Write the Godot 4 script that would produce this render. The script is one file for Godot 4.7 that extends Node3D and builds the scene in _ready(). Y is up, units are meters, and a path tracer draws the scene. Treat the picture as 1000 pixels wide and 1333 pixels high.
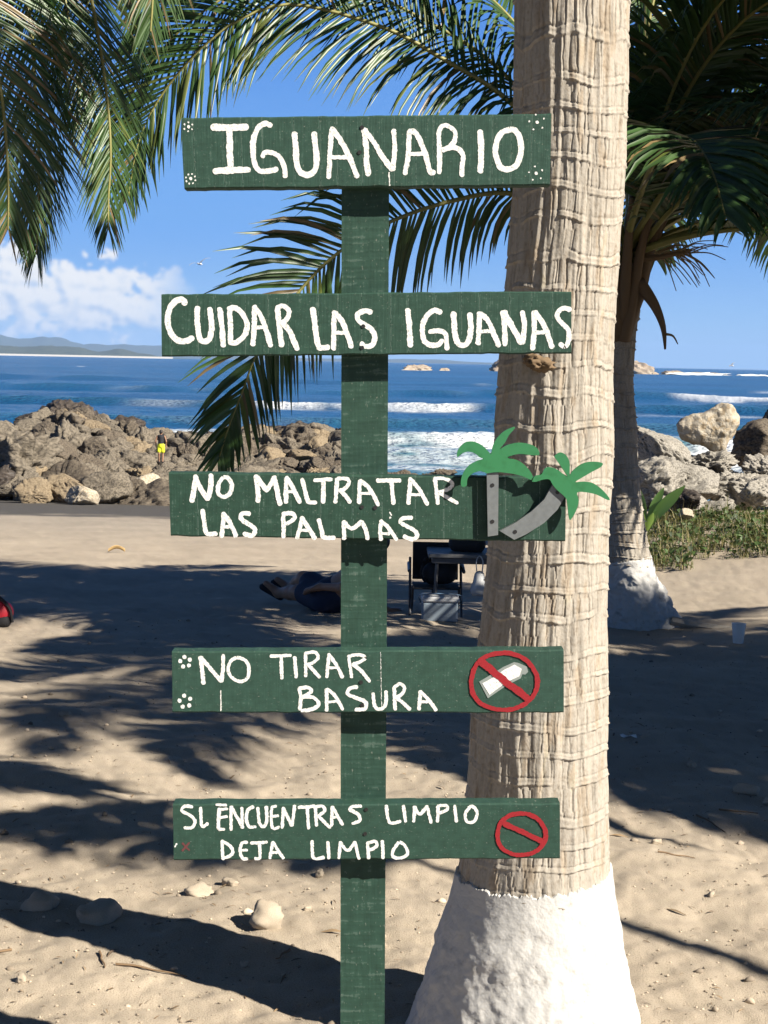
extends Node3D
# A hand-painted sign with five green boards beside a leaning coconut palm on a sandy beach.

const SUN := Vector3(0.6861, 0.5878, 0.4287)      # towards the sun: from the right, behind the viewer, 36 degrees up
const SEA := -1.9
const LETTERS := [
	[0,[[11.6,-292.5,2011.5,-260.4,2011.4,-231.8,2012.7],[11.6,-262.9,2009.6,-261.5,1976.3,-259.6,1937.7],[10.9,-288.2,1934.3,-256,1936.3,-227.4,1937.6]]],
	[0,[[9.5,-189,2016.3,-199.8,2019.6,-212.2,2010.6,-219.1,1991.2,-219.9,1970.1,-216.8,1949.1,-207.7,1935.9,-191.6,1936.2,-177.3,1940],[8.7,-202.6,1961.7,-198.4,1968.8,-181.2,1967.4,-168.6,1955.3,-163,1939.6,-162.1,1927.3]]],
	[0,[[10.2,-146,2003.2,-143.8,1978.6,-140.9,1950.6,-134.3,1934.9,-121.7,1930.5,-109.3,1938.9,-106,1958.3,-108.5,1982.9,-111,2003.8]]],
	[0,[[8.7,-83.3,1927.1,-82.7,1955.3,-81.4,1986.9,-79,2013.2],[9.5,-79,2013.2,-63.6,1992.5,-48.9,1966.5,-39.6,1945.5,-33.2,1929.8],[7.3,-79.2,1962.4,-47,1963.7]]],
	[0,[[9.5,-21.8,2012.6,-17.6,1981.1,-16,1953,-13.2,1933.7],[9.5,-20,2010.9,-3.5,1990.2,13.1,1964.2,29.6,1943.4],[8.7,31.4,1943.4,33.5,1982.1,31.1,2011.9]]],
	[0,[[8.7,53,1936.8,57.7,1968.6,59.3,2010.7],[9.5,59.3,2010.7,69.3,2009.2,80.4,1991.8,90,1965.7,97.7,1941.2,104.9,1939.6],[7.3,61.2,1971.4,86.2,1971.9]]],
	[0,[[8.7,114.5,1939.8,113.7,1976.7,111.4,2011.7],[8.0,111.4,2011.7,117.3,2020.6,128,2021.9,140.7,2012.3,140.4,1996.5,132.4,1985.8,120,1979.6],[8.7,120,1979.6,141.4,1984.3,156,1972.3,154.7,1952.9,155.1,1935.3]]],
	[0,[[10.2,185.3,2013.2,188.5,1985.2,188.2,1943]]],
	[0,[[10.2,238.8,2017.7,222.9,2010.4,214.5,1989.2,215,1971.7,222.7,1952.5,237.1,1947.5,253,1956.6,259.5,1979.6,255.9,2004.1,247.7,2016.2,238.8,2017.7]]],
	[0,[[2.2,24.3,1938,25.9,1915.1]]],
	[1,[[11.0,-340.2,1697.6,-344.2,1704.5,-355.8,1701.9,-367.4,1687.4,-371.1,1666.1,-365.2,1645,-353.4,1632.4,-337.8,1630,-326.1,1636.1]]],
	[1,[[10.2,-317.6,1690.4,-316.6,1659.5,-312.5,1636.3,-304.6,1629.5,-294.2,1636.7,-291.3,1660,-294.3,1688.9]]],
	[1,[[9.4,-276.8,1689.3,-272.5,1656.5,-269.5,1623.6]]],
	[1,[[9.4,-258.4,1685.8,-257,1656.8,-256.7,1627.8],[9.4,-260.4,1689.6,-248.8,1691.7,-235,1680.4,-227,1661.3,-230.7,1643.8,-242.3,1631.9,-255.9,1627.8]]],
	[1,[[9.4,-216.1,1626.6,-214.2,1661.5,-213.8,1694.4],[9.4,-213.8,1694.4,-201.9,1677.2,-191.8,1650.4,-183.7,1625.4],[7.1,-210.2,1657.7,-191.9,1658.1]]],
	[1,[[9.4,-164.3,1625.7,-168.6,1658.6,-172.9,1693.2],[8.6,-173,1694,-161.3,1697.3,-151.5,1687.9,-155.2,1674.3,-164.8,1666.4],[10.2,-163.6,1666.4,-151,1653.1,-143,1635.9,-135.7,1620.5]]],
	[1,[[10.2,-108.8,1692.6,-104.5,1667.6,-100.9,1640.6,-96,1622.1],[9.4,-96,1622.1,-79.6,1624.7]]],
	[1,[[9.4,-69.4,1621.8,-70,1652.8,-69.8,1687.6],[9.4,-67.8,1686.9,-55.9,1672.4,-45.8,1649.4,-37.6,1626.3],[7.1,-67.2,1650.9,-47.7,1651.3]]],
	[1,[[9.4,-3.7,1688.9,-13.4,1691.4,-26.9,1684.6,-24.8,1673,-12.9,1665.5,-1.1,1657.3,5,1644.6,0.6,1631,-10.3,1626.9,-19,1632.5]]],
	[1,[[10.2,63.2,1694.1,66.6,1663.3,69.3,1630.4]]],
	[1,[[9.4,122.4,1691.4,110.7,1695,97.3,1683.2,90,1663.7,92.4,1644.4,102.4,1633,118,1632.5,126.7,1640.5],[8.6,103.8,1656.3,123.2,1657.4,133.2,1649.1,135.7,1625.9]]],
	[1,[[10.2,145.8,1689.9,148.4,1664.9,152.9,1639.8,162.8,1632.3,174.3,1640.3,177.5,1665.5,175,1688.6]]],
	[1,[[9.4,191.9,1636.7,192.4,1661.9,192.5,1690.9],[9.4,194.4,1689.8,208.4,1677.7,220.7,1652.8,229,1633.6],[7.1,195.3,1658.1,220.5,1659.4]]],
	[1,[[9.4,240.7,1635.8,239,1666.7,235.2,1693.7],[10.2,237.1,1693.7,251.4,1670.8,269.8,1639.4],[9.4,271.7,1639.5,274.8,1667.4,270.2,1694.4]]],
	[1,[[9.4,290.7,1629,292.6,1660,291.5,1694.8],[9.4,293.5,1694.8,307.7,1675.8,318.1,1652.8,325.7,1632.8],[7.1,294.6,1658.1,317.1,1659.7]]],
	[1,[[8.6,356.3,1700.7,345.7,1703.6,334.3,1695.6,334.6,1684.1,346.7,1672.7,354.8,1663.2,355.3,1645.8,349.8,1634.1,340,1637.7]]],
	[2,[[9.1,-324.4,1339.5,-320.1,1364.3,-318.3,1385.3],[9.1,-318.3,1385.3,-308.7,1362.7,-296.4,1343.9],[9.1,-295.2,1343.9,-290.5,1364.9,-289.9,1387.8]]],
	[2,[[7.6,-267.1,1384.4,-275.4,1372.8,-276.4,1355.7,-266.8,1348.3,-255.5,1354.2,-251.8,1371.4,-259.6,1383.8,-267.1,1384.4]]],
	[2,[[9.1,-202.9,1341.9,-204.4,1366.7,-207.3,1387.5],[9.1,-205.7,1385.6,-194.9,1370.7,-188,1361.3],[8.3,-188,1361.3,-179.8,1374.8,-174.3,1386.3],[9.1,-174.3,1386.3,-169.1,1363.6,-163.4,1337]]],
	[2,[[8.3,-152.1,1341.1,-152.4,1363.9,-151.5,1386],[8.3,-151.5,1386,-139.9,1368,-127,1341.6],[6.0,-149.3,1360.2,-136,1360.4]]],
	[2,[[7.6,-123.1,1383.5,-117,1360.8,-111.1,1342.6,-97.8,1341.4]]],
	[2,[[7.6,-100.3,1382.1,-70,1384.6],[8.3,-84.4,1382.4,-83.7,1342.4]]],
	[2,[[7.6,-61.7,1342.9,-60.2,1365.8,-59.4,1384.8],[6.8,-58.7,1385.6,-41.6,1385.9,-37.7,1377.6,-45.1,1368,-54.5,1364],[7.6,-52.6,1364,-42.9,1354.7,-35.2,1343.4]]],
	[2,[[7.4,-18.4,1342.6,-18.3,1364.1,-17,1382.8],[7.4,-17,1382.8,-2.9,1372.4,8,1356.6,16.4,1339.3],[5.9,-14.7,1360.1,1.3,1360.4]]],
	[2,[[7.4,14.2,1384,55.5,1384.8],[7.4,40.1,1382.6,44.4,1342.5]]],
	[2,[[7.4,71.9,1343.1,73.3,1363.2,74.1,1388.7],[7.4,74.1,1388.7,85,1376.9,96.1,1361,106.6,1342.5],[5.3,74.7,1359.2,92.1,1359.6]]],
	[2,[[7.4,125.8,1344.2,122.6,1366.9,119.5,1388.3],[6.4,118.1,1389.6,135.4,1389.9,151.6,1382.2,146.5,1372.7,128,1364.3],[6.9,128,1364.3,141.6,1356.6,161.1,1345.7]]],
	[2,[[8.3,-304.5,1322.7,-300.5,1296.1,-296.6,1279.7,-279.4,1280.4]]],
	[2,[[8.3,-269.1,1275.6,-267.1,1298.6,-266.5,1317.8],[8.3,-266.5,1317.8,-253,1298.9,-243.3,1276.9],[6.0,-266.2,1292.9,-252.9,1294]]],
	[2,[[8.3,-219,1318.7,-232.3,1318.4,-234.1,1308.9,-220.7,1299.6,-208.4,1290.3,-212.8,1278.7,-228.1,1281.1]]],
	[2,[[7.6,-155.7,1276.8,-156,1299,-157.1,1320],[7.6,-157.1,1320,-139.2,1320.3,-137.2,1310.8,-150.4,1301]]],
	[2,[[7.6,-131,1275.8,-125.6,1295.8,-122.8,1313],[8.3,-122.8,1313,-110.3,1294.2,-98.6,1275.6],[6.0,-123.6,1290.1,-109.5,1290.3]]],
	[2,[[7.6,-91.6,1309.8,-85.5,1288.9,-81.5,1277.5,-62.5,1277.1]]],
	[2,[[7.6,-44.6,1276,-44.8,1289.7,-45.9,1306.9],[7.6,-45.9,1306.9,-33.5,1295.7,-24.8,1297.8,-13.6,1307.6],[7.6,-13.6,1307.6,-5.8,1294.4,-1.6,1276.8]]],
	[2,[[7.4,23,1275.7,21.3,1292.4,22.3,1309.9],[7.4,22.3,1309.9,35.9,1298,51.1,1276.3],[5.9,24.1,1287,37.5,1287.3]]],
	[2,[[7.4,78.3,1317.2,62.3,1315.2,58.5,1307.9,70.6,1301.4,86.9,1291,88.5,1281.6,79.2,1277.4,65.7,1282.5]]],
	[2,[[2.7,38,1326.3,41.3,1321],[3.2,39.6,1316.9,38.2,1315.6]]],
	[3,[[7.6,-306.6,1049.8,-302.6,1026.5,-300.4,1001.2],[7.6,-305.8,1049.8,-287.3,1028.7,-267.8,1005.8],[6.8,-267.1,1005.8,-264.2,1029.2,-264.5,1054.5]]],
	[3,[[6.0,-239.5,1051.1,-250.9,1043.1,-254.6,1025.5,-246.8,1012,-231.4,1005.7,-218,1014.6,-217.5,1036,-226.1,1047.5,-239.5,1051.1]]],
	[3,[[6.0,-176.3,1054.4,-139.9,1057],[6.8,-157.1,1054.7,-155.8,1013.9]]],
	[3,[[6.8,-132.2,1053.3,-129,1016.4]]],
	[3,[[6.0,-111.3,1018.7,-112,1061.5],[6.0,-112,1061.5,-95.9,1063.8,-88.9,1054.2,-97.5,1044.3,-109,1040.2],[6.8,-107,1040.2,-85.6,1017.3]]],
	[3,[[6.0,-72.1,1017.5,-69,1060.4],[6.8,-69,1060.4,-55.3,1041.3,-43.4,1018.1],[5.3,-70.5,1035.1,-55.2,1035.4]]],
	[3,[[6.0,-26.1,1018.5,-32.5,1057.3],[6.0,-32.5,1057.3,-15.4,1060.7,-1.8,1056,-9.4,1048,-24.6,1042.7],[6.8,-24.6,1042.7,-7.1,1028.6,6.7,1011.3]]],
	[3,[[6.8,-121.2,956,-119.6,977.5,-122.5,995.1],[6.8,-122.5,995.1,-106.4,997.3,-100.5,989.6,-115.7,979.6],[6.8,-115.7,979.6,-94.6,978,-86.7,966.5,-98.1,956.5,-117.3,953.3]]],
	[3,[[6.8,-71.9,955,-71.4,974.6,-72.5,994.1],[6.8,-71,994.2,-56.2,982.7,-42.3,957.6],[5.3,-69.5,970.7,-50.3,973.1]]],
	[3,[[6.8,-16.2,1000,-29.5,997,-33.2,987.1,-17.7,979.6,-0.3,972.2,-0,959.6,-17.3,956.9]]],
	[3,[[6.8,13.8,988.1,16.9,968.6,22.8,958.9,34.3,963.1,38.6,976.9,37.6,992.5]]],
	[3,[[6.8,55.5,959.6,52.8,1000.6],[6.0,52.8,1000.6,64.1,1007.8,72,999,66.5,987.2,55.1,981.1],[6.8,57,981.1,70.7,971.6,82.5,960.1]]],
	[3,[[6.8,99.8,960.5,100.9,993.8],[6.8,102.1,993.8,118.6,976.5,131.3,960],[5.3,102.5,974.3,118.6,975.4]]],
	[3,[[1.9,-268.4,988.2,-267.5,970.6,-267.7,950.3]]],
	[3,[[0.8,26.5,1066.3,28.3,1015.7,30.6,956.3]]],
	[4,[[6.0,-319.7,766.5,-333.3,767.4,-339,758.1,-323.5,750.5,-313.7,738.8,-319.4,726.8,-333,726.5]]],
	[4,[[6.0,-303.5,764.8,-300.9,731.1,-290.4,735.3]]],
	[4,[[6.8,-268.6,763.5,-270,745.7,-269.8,725.8],[5.3,-270.1,762.3,-253.9,764.2],[5.3,-270,746.4,-254.5,749.1],[5.3,-269,725,-259.3,725.2],[4.9,-274.1,771.8,-255.9,770.9]]],
	[4,[[6.0,-246.5,724.3,-247,768],[6.0,-246.2,768,-234.3,746.4,-224.5,728.7],[6.0,-225.6,728.7,-226.8,766.4]]],
	[4,[[6.0,-205.5,768.8,-215.1,762.7,-218.1,746.7,-212.8,730.9,-201.2,731.2]]],
	[4,[[6.0,-196.6,767,-193.6,739.3,-185.7,730.7,-180,743.5,-181.1,769.3]]],
	[4,[[5.3,-170.7,769.5,-171.6,747.7,-168.2,728.7,-156.6,731.3],[5.3,-170.7,769.5,-163,770.9],[5.3,-170.5,750.9,-158.9,752.7]]],
	[4,[[6.0,-150.8,730.2,-149.4,768],[6.0,-149.4,768,-133.4,734.6],[6.0,-132.6,734.6,-128.1,772.4]]],
	[4,[[6.0,-120.4,769.4,-91.4,772.3],[6.0,-104.9,769.7,-101.6,730]]],
	[4,[[6.0,-86.9,735.5,-89.4,771.2],[6.0,-89.4,771.2,-75.9,772.7,-71.9,763.6,-85.3,753.4],[6.0,-83.3,753.5,-61.7,732.1]]],
	[4,[[6.0,-59,736.1,-58.4,771.8],[6.0,-57.3,771.8,-38.5,738.5],[5.3,-57,752,-46.5,753.4]]],
	[4,[[6.0,-4.3,774.1,-19.8,773,-24.7,766.6,-9.8,758.9,-5.7,747.1,-19.2,740.9]]],
	[4,[[6.0,-261.5,668.2,-263,702.1],[6.0,-263,702.1,-247.3,692.4,-243.3,678.5,-260.7,668.2]]],
	[4,[[6.0,-216.4,700.6,-225.3,698.8,-229,684.8,-225,670.1,-216,669.1],[5.3,-227.8,684.8,-216.2,685.9]]],
	[4,[[6.0,-208.6,699.2,-179.5,701.8],[6.0,-193.1,699.5,-191.6,672.4,-200.5,669.9]]],
	[4,[[6.0,-173.3,671.2,-167.9,702],[6.0,-167.9,702,-148.1,671.7],[5.3,-169.6,682.1,-156,683.1]]],
	[4,[[6.0,-94.2,705.5,-91.8,673.7,-72.4,674.9]]],
	[4,[[6.0,-65.1,704.1,-62.6,673.5]]],
	[4,[[6.0,-44,673.9,-41.8,704.6],[6.0,-41.8,704.6,-27.9,689,-14.7,705.2],[6.0,-14.7,705.2,-6.3,673.9]]],
	[4,[[6.0,11.7,675,9.2,703.7],[6.0,9.2,703.7,23.9,708,26,698.1,11.8,689.8]]],
	[4,[[6.0,36.7,708.2,38.9,675.6]]],
	[4,[[6.0,68.5,706.9,57.2,690.7,57.5,678.8,71.1,676.3,84.5,685.3,78.3,701.1,68.5,706.9]]],
	[4,[[6.0,42.7,775.9,49.5,744.3,69.6,746.7]]],
	[4,[[6.0,74.8,776.5,79.3,746.9]]],
	[4,[[6.0,94.8,747.2,95.4,775],[6.0,95.4,775,106.1,761.3,118.5,776.7],[6.0,118.5,776.7,127,745.9]]],
	[4,[[6.0,139.3,748.1,139.4,777.1],[6.0,139.4,777.9,154.1,779,156.2,770.3,142.1,764.1]]],
	[4,[[6.0,170.4,778.5,174.2,748.8]]],
	[4,[[6.0,198.7,777.1,190.1,763.1,193.6,749.2,207.1,749.5,212.5,765.5,204.4,778.4,198.7,777.1]]],
	[4,[[3.0,-351,689.1,-347.9,695.5]]]]
# painted prohibition signs: ring and bar
const RED_SIGNS := [
	[3,[[8.3,318.1,1017.7,317.2,1005,312.4,993.1,304.4,982.6,294.1,974.1,282.4,967.9,269.9,964.1,256.6,962.6,242.9,963.5,229.3,966.8,216.9,972.6,206.8,980.6,199.9,990.8,196.2,1002.6,195.3,1015.2,196.8,1027.9,200.4,1039.8,206.4,1050.1,215.2,1058.5,226.5,1064.7,239.7,1068.5,253.7,1070,267.3,1069.1,279.9,1065.8,291.1,1060.1,300.9,1052.1,309.2,1042,315.2,1030.3,318.1,1017.7],[13.6,210.8,1054.5,255.9,1018.4,303.7,983]]],
	[4,[[8.3,341.8,728,341.1,718.6,337.6,709.7,331.8,701.9,324.2,695.5,315.7,690.9,306.6,688,296.9,686.9,286.8,687.6,276.8,690.1,267.7,694.4,260.4,700.4,255.3,708,252.6,716.7,251.9,726.2,252.9,735.7,255.6,744.5,260,752.3,266.3,758.6,274.6,763.2,284.3,766,294.6,767.1,304.5,766.5,313.7,764,321.9,759.7,329.2,753.7,335.2,746.2,339.7,737.4,341.8,728],[9.8,263.4,746.7,298.7,731.1,334.1,714.4]]]]
const FADED_CROSS := [
	[4,[[3.8,-337,696.5,-324.5,683.3],[3.8,-324.6,697.6,-336.9,682.2]]]]
const BOTTLE := [215.7,1011.7,236.5,1023.8,255.3,1037.9,274.2,1048,287.9,1040.5,284.4,1026.8,259.8,1014.6,229.7,990.5]
const BOTTLE_EDGE := [209.9,1014.7,233.3,1029.6,253.3,1042.9,273.3,1052.6,281.8,1051.2,297.3,1044.5,299.9,1034.9,294.7,1029.7,289.3,1030.4,286.5,1022.5,261.9,1009.5,226.8,983.8]
const ROSETTES := [[0,-336.1,2011,8.0,6],[0,-331.1,1919.4,8.7,8],[0,286.6,2030.9,13.8,5],[0,287.4,1941.4,12.4,5],[3,-334.2,1040.2,9.4,5],[3,-334,966.1,10.6,5]]
const SCREWS := [[0,-25.5,2016],[0,-29.3,1972.1],[2,-12.9,1334.7],[2,11.2,1333.8],[4,5.5,768],[4,4.4,721.5],[1,-16.8,1663.5],[1,-18,1624.8],[3,-8.6,1009.1],[3,-5.9,966.2]]
# corners of the five boards on the sign's front plane, millimetres: top left, top right, bottom right, bottom left
const BOARDS := [[-349,2027.2,312.2,2046.9,313.2,1921.3,-342.6,1901.6],[-382.8,1713.6,357.8,1733.8,361.4,1622.1,-380.8,1601.8],[-366.9,1391.1,358.7,1395.9,361,1278.7,-363.3,1274],[-359.1,1059.7,364.5,1077.3,368.2,959,-356.9,944.1],[-355.8,770.5,366.5,786.8,369.8,680.8,-353.6,663]]
const POST := [-62.4,1969.4,24.2,1971.2,54.2,353.1,-30.1,351.3]
const METAL_TRUNKS := [[212.5,1406.7,234.1,1405.7,236.3,1290.1,217.8,1286.8],[332.6,1384,356.8,1363.8,342.8,1338.3,319.9,1314.1,288,1292.6,266.2,1281.8,239.1,1297.6,266.8,1313,295.7,1334.4,318.6,1357.1]]
const METAL_HOLES := [223.5,1380.9,225.3,1314.6,341.8,1370.3,267.2,1296.7]
const METAL_CROWNS := [[212.7,1402.3,199.3,1406.5,184.7,1400.3,177.6,1391.3,176.4,1379.4,167.6,1377.7,165.9,1388.1,169.9,1402.9,179.9,1416.4,195.9,1425.6,206.1,1428.7,198.6,1431.5,189.6,1438.7,177.8,1441.4,166.1,1437.6,158.9,1430.7,157.8,1439.5,162.9,1449.9,174.4,1459,189.1,1459.3,204,1452.2,214.6,1442.2,219.1,1437.8,221.7,1451.1,228.6,1466,241.5,1479.5,258.9,1487.7,260.4,1484.2,250.5,1472.3,244.9,1460.4,235,1447,248,1454.6,268.5,1459.4,289.2,1456.9,302.6,1449.8,306.8,1438.1,292.7,1437.2,269.1,1438.8,248.7,1431.9,266.5,1427.9,281.4,1418.4,293.7,1403.9,296.9,1392.2,289.5,1393.5,276.1,1399.1,255.4,1403.2,237.6,1404.9,225.9,1404.6],[294.7,1389.2,299.7,1399.6,311.4,1402.8,316.9,1413.3,325.7,1416.4,340.6,1411.7,352.6,1403,358.6,1400.2,346.2,1418.3,335.5,1432.8,334.5,1437.2,344,1443.3,354.4,1439.1,361.3,1427.4,362.6,1412.7,362.7,1402.4,368.6,1411.3,384.4,1423.5,401.9,1427.6,421.1,1425.7,418.4,1418.2,402.5,1409.1,385.2,1398.4,373.1,1389.9,388.4,1391.1,406.1,1388.5,424.3,1375.5,436.6,1361,432.2,1358.8,412.7,1367.9,391.9,1371.9,377.2,1371,380.6,1356.9,376.8,1339,367,1321,363.3,1326.9,360.3,1347.6,356.9,1360.8,341.7,1373.9,332.6,1384,326.4,1393.7,314.6,1393.4,302.9,1389.3]]
const SIGN_AT := Vector3(-0.0275, 0, -2.800)
# leaning trunk beside the sign: height, x, radius
const NEAR_TRUNK := [[-0.079,0.364,0.300],[0.048,0.359,0.266],[0.204,0.361,0.224],[0.298,0.363,0.203],[0.391,0.369,0.182],[0.483,0.369,0.170],[0.667,0.370,0.160],[0.848,0.370,0.155],[1.028,0.374,0.144],[1.206,0.378,0.135],[1.383,0.383,0.135],[1.592,0.383,0.128],[1.851,0.392,0.124],[1.987,0.398,0.123],[2.206,0.396,0.126],[2.406,0.393,0.126],[2.604,0.391,0.127]]
const FROND_PATHS := {
	F1 = [[1.70,2.39,-11.30],[1.27,2.95,-11.20],[0.84,3.44,-11.10],[0.34,3.72,-11.00],[-0.07,3.90,-10.90],[-0.67,4.02,-10.80],[-1.01,3.91,-10.70],[-1.29,3.68,-10.60],[-1.56,3.36,-10.60],[-1.71,3.06,-10.60],[-1.78,2.69,-10.60]],
	F2 = [[1.72,2.34,-11.30],[1.31,2.65,-11.20],[0.86,2.81,-11.10],[0.44,2.74,-11.00],[0.01,2.58,-10.90],[-0.34,2.36,-10.80],[-0.61,2.08,-10.70],[-0.87,1.69,-10.60],[-0.99,1.38,-10.60],[-1.09,1.11,-10.60],[-1.15,0.90,-10.60]],
	F1b = [[1.73,2.45,-11.40],[1.33,3.44,-11.60],[0.84,4.18,-11.70],[0.26,4.58,-11.80],[-0.43,4.70,-11.80],[-1.06,4.61,-11.80],[-1.57,4.32,-11.80]],
	F1c = [[1.72,2.45,-11.30],[1.34,3.51,-11.00],[0.91,4.36,-10.70],[0.22,4.81,-10.40],[-0.58,4.87,-10.20],[-1.20,4.50,-10.10],[-1.54,3.97,-10.10],[-1.64,3.58,-10.10]],
	F1d = [[1.70,2.39,-11.30],[1.25,3.12,-11.30],[0.77,3.73,-11.40],[0.15,4.10,-11.40],[-0.46,4.33,-11.40],[-1.02,4.29,-11.40],[-1.42,4.03,-11.30],[-1.75,3.69,-11.30],[-1.97,3.30,-11.30],[-2.09,2.87,-11.30]],
	R1 = [[1.78,2.40,-11.40],[1.91,3.15,-11.40],[2.19,3.87,-11.40],[2.58,4.47,-11.40],[3.11,4.80,-11.40]],
	R2 = [[1.78,2.36,-11.30],[1.92,2.63,-11.10],[2.13,2.83,-10.90],[2.40,2.90,-10.70],[2.72,2.82,-10.60],[3.05,2.55,-10.60]],
	R3 = [[1.76,2.43,-11.40],[1.81,3.40,-11.60],[1.92,4.31,-11.70],[2.19,5.00,-11.80],[2.63,5.40,-11.80]],
	R4 = [[1.80,2.41,-11.50],[2.09,3.09,-11.80],[2.55,3.55,-12.10],[3.15,3.78,-12.40],[3.76,3.65,-12.60]],
	R5 = [[1.76,2.39,-11.30],[1.87,3.29,-10.90],[2.11,3.94,-10.50],[2.47,4.24,-10.10],[2.92,4.17,-9.80]],
	R6 = [[1.80,2.38,-11.40],[2.14,2.85,-11.70],[2.66,3.21,-12.00],[3.30,3.28,-12.20],[3.89,2.95,-12.30]],
	R7 = [[1.78,2.43,-11.50],[1.79,3.52,-12.00],[1.74,4.60,-12.50],[1.58,5.48,-12.90]],
	R8 = [[1.79,2.43,-11.40],[2.04,3.47,-11.00],[2.46,4.02,-10.60],[2.98,4.11,-10.30]],
	L1 = [[-2.59,3.55,-6.90],[-2.25,3.97,-6.90],[-1.92,3.88,-6.90],[-1.66,3.50,-6.80],[-1.55,3.04,-6.70],[-1.52,2.65,-6.70],[-1.51,2.46,-6.70],[-1.51,2.23,-6.70],[-1.52,2.03,-6.70]],
	L2 = [[-2.59,3.55,-6.90],[-2.25,4.27,-7.10],[-1.79,4.32,-7.20],[-1.54,3.85,-7.30],[-1.40,3.24,-7.30],[-1.33,2.82,-7.30],[-1.31,2.54,-7.30],[-1.32,2.34,-7.30],[-1.32,2.19,-7.30]],
	L3 = [[-2.59,3.55,-6.90],[-2.22,3.68,-6.60],[-1.90,3.54,-6.50],[-1.69,3.09,-6.40],[-1.60,2.69,-6.40],[-1.57,2.36,-6.40],[-1.57,2.11,-6.40]],
	L4 = [[-2.59,3.55,-6.90],[-2.38,4.34,-7.30],[-1.97,4.36,-7.60],[-1.76,3.90,-7.80],[-1.64,3.42,-7.80],[-1.58,3.09,-7.80],[-1.55,2.79,-7.80]],
	L5 = [[-2.59,3.55,-6.90],[-2.14,4.46,-7.00],[-1.52,4.52,-6.90],[-1.17,4.02,-6.80],[-1.06,3.52,-6.80],[-1.04,3.20,-6.80],[-1.05,3.00,-6.80]]}
const FAR_TRUNK := [[-0.452,1.970,0.331],[-0.335,1.960,0.296],[-0.190,1.932,0.245],[0.041,1.860,0.182],[0.330,1.804,0.160],[0.788,1.742,0.148],[1.130,1.713,0.148],[1.470,1.679,0.142],[1.809,1.690,0.137],[2.034,1.710,0.142],[2.259,1.736,0.148],[2.426,1.742,0.114]]
const STUB := Vector3(0.328, 1.602, -3.360)
const LEFT_CROWN := Vector3(-2.591, 3.546, -6.900)
const PERSON_HIP := Vector3(-0.422, -0.368, -12.021)
const TABLE_AT := Vector3(0.674, -0.344, -11.610)
const COOLER_AT := Vector3(0.434, -0.335, -11.460)
const RED_BAG := Vector3(-2.659, -0.286, -10.610)
const CUP_AT := Vector3(2.435, -0.246, -10.359)
const SPROUT_AT := Vector3(5.960, -1.755, -34.585)
const WALKER := Vector3(-29.380, -11.837, -200.000)
const CHUNK := Vector3(-0.313, -0.001, -4.212)
const SCRAP := Vector3(1.131, -0.088, -6.854)
const STONE_R := Vector3(1.436, -0.047, -5.914)
const LEAF_AT := Vector3(-3.189, -0.742, -18.248)
# place, half sizes, tilt, stone, label
const RIGHT_ROCKS := [
	[Vector3(3.57,0.56,-20.50),0.51,0.25,0.44,-0.5,"pale","pale slanting slab leaning behind the dark palm trunk"],
	[Vector3(4.05,0.06,-20.00),0.45,0.30,0.38,0.1,"pale","pitted grey boulder under the balanced cream one"],
	[Vector3(4.65,0.00,-20.30),0.47,0.32,0.40,0,"pale","grey knobbly boulder to the sea side of the pitted one"],
	[Vector3(3.47,0.12,-19.80),0.42,0.28,0.35,0.2,"pale","grey rock just behind the sprouting coconut"],
	[Vector3(3.66,-0.10,-19.20),0.38,0.13,0.33,0.05,"pale","low smooth rock above the grass"],
	[Vector3(3.70,-0.02,-18.80),0.23,0.12,0.19,0.1,"wet","small dark rock above the grass"],
	[Vector3(4.71,0.08,-19.20),0.33,0.23,0.28,0.1,"pale","rounded grey rock at the grass edge"],
	[Vector3(5.35,0.49,-22.00),0.51,0.35,0.43,0.3,"brown","dark brown rock ridge behind the cream boulder"],
	[Vector3(6.30,0.59,-23.00),0.69,0.53,0.59,0.1,"brown","large dark rock mass seaward of the grass"],
	[Vector3(5.09,0.26,-20.60),0.33,0.21,0.28,0.15,"pale","cracked pale rock beside the dark ridge"],
	[Vector3(3.55,-0.11,-18.00),0.12,0.06,0.10,0.1,"cream","small cream stone lying in the grass"],
	[Vector3(4.10,-0.15,-19.00),0.32,0.12,0.27,0.1,"pale","squat grey rock between grass and pitted boulder"],
	[Vector3(5.80,0.09,-20.50),0.61,0.41,0.52,0.1,"pale","broad grey boulder past the end of the grass"],
	[Vector3(3.22,0.18,-21.50),0.48,0.43,0.41,0.1,"pale","grey rock hidden by the two palm trunks"],
	[Vector3(4.43,0.28,-20.90),0.42,0.19,0.36,0.1,"pale","ledge of grey rock carrying the cream boulder"],
	[Vector3(3.73,0.37,-20.30),0.20,0.16,0.17,0.3,"pale","angular grey rock under the end of the slanting slab"]]
const HEART_AT := Vector3(4.382, 0.791, -21.000)
const HEART := [[Vector3(-0.252,0.005,0.0),Vector3(-0.126,0.008,0.0),0.158,0.178],[Vector3(0.204,0.151,0.0),Vector3(0.248,0.099,0.0),0.200,0.189],[Vector3(0.185,0.098,0.0),Vector3(0.187,-0.217,0.0),0.189,0.095],[Vector3(-0.156,-0.035,0.0),Vector3(0.155,-0.196,0.0),0.178,0.095],[Vector3(-0.000,0.010,0.0),Vector3(0.189,-0.007,0.0),0.189,0.189]]

var rng := RandomNumberGenerator.new()
var used := {}
var mats := {}
var big := FastNoiseLite.new()
var lump := FastNoiseLite.new()
var cell := FastNoiseLite.new()

# ---------------------------------------------------------------- helpers
func numbered(called: String) -> String:
	used[called] = used.get(called, -1) + 1
	return called if used[called] == 0 else "%s_%03d" % [called, used[called]]

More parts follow.
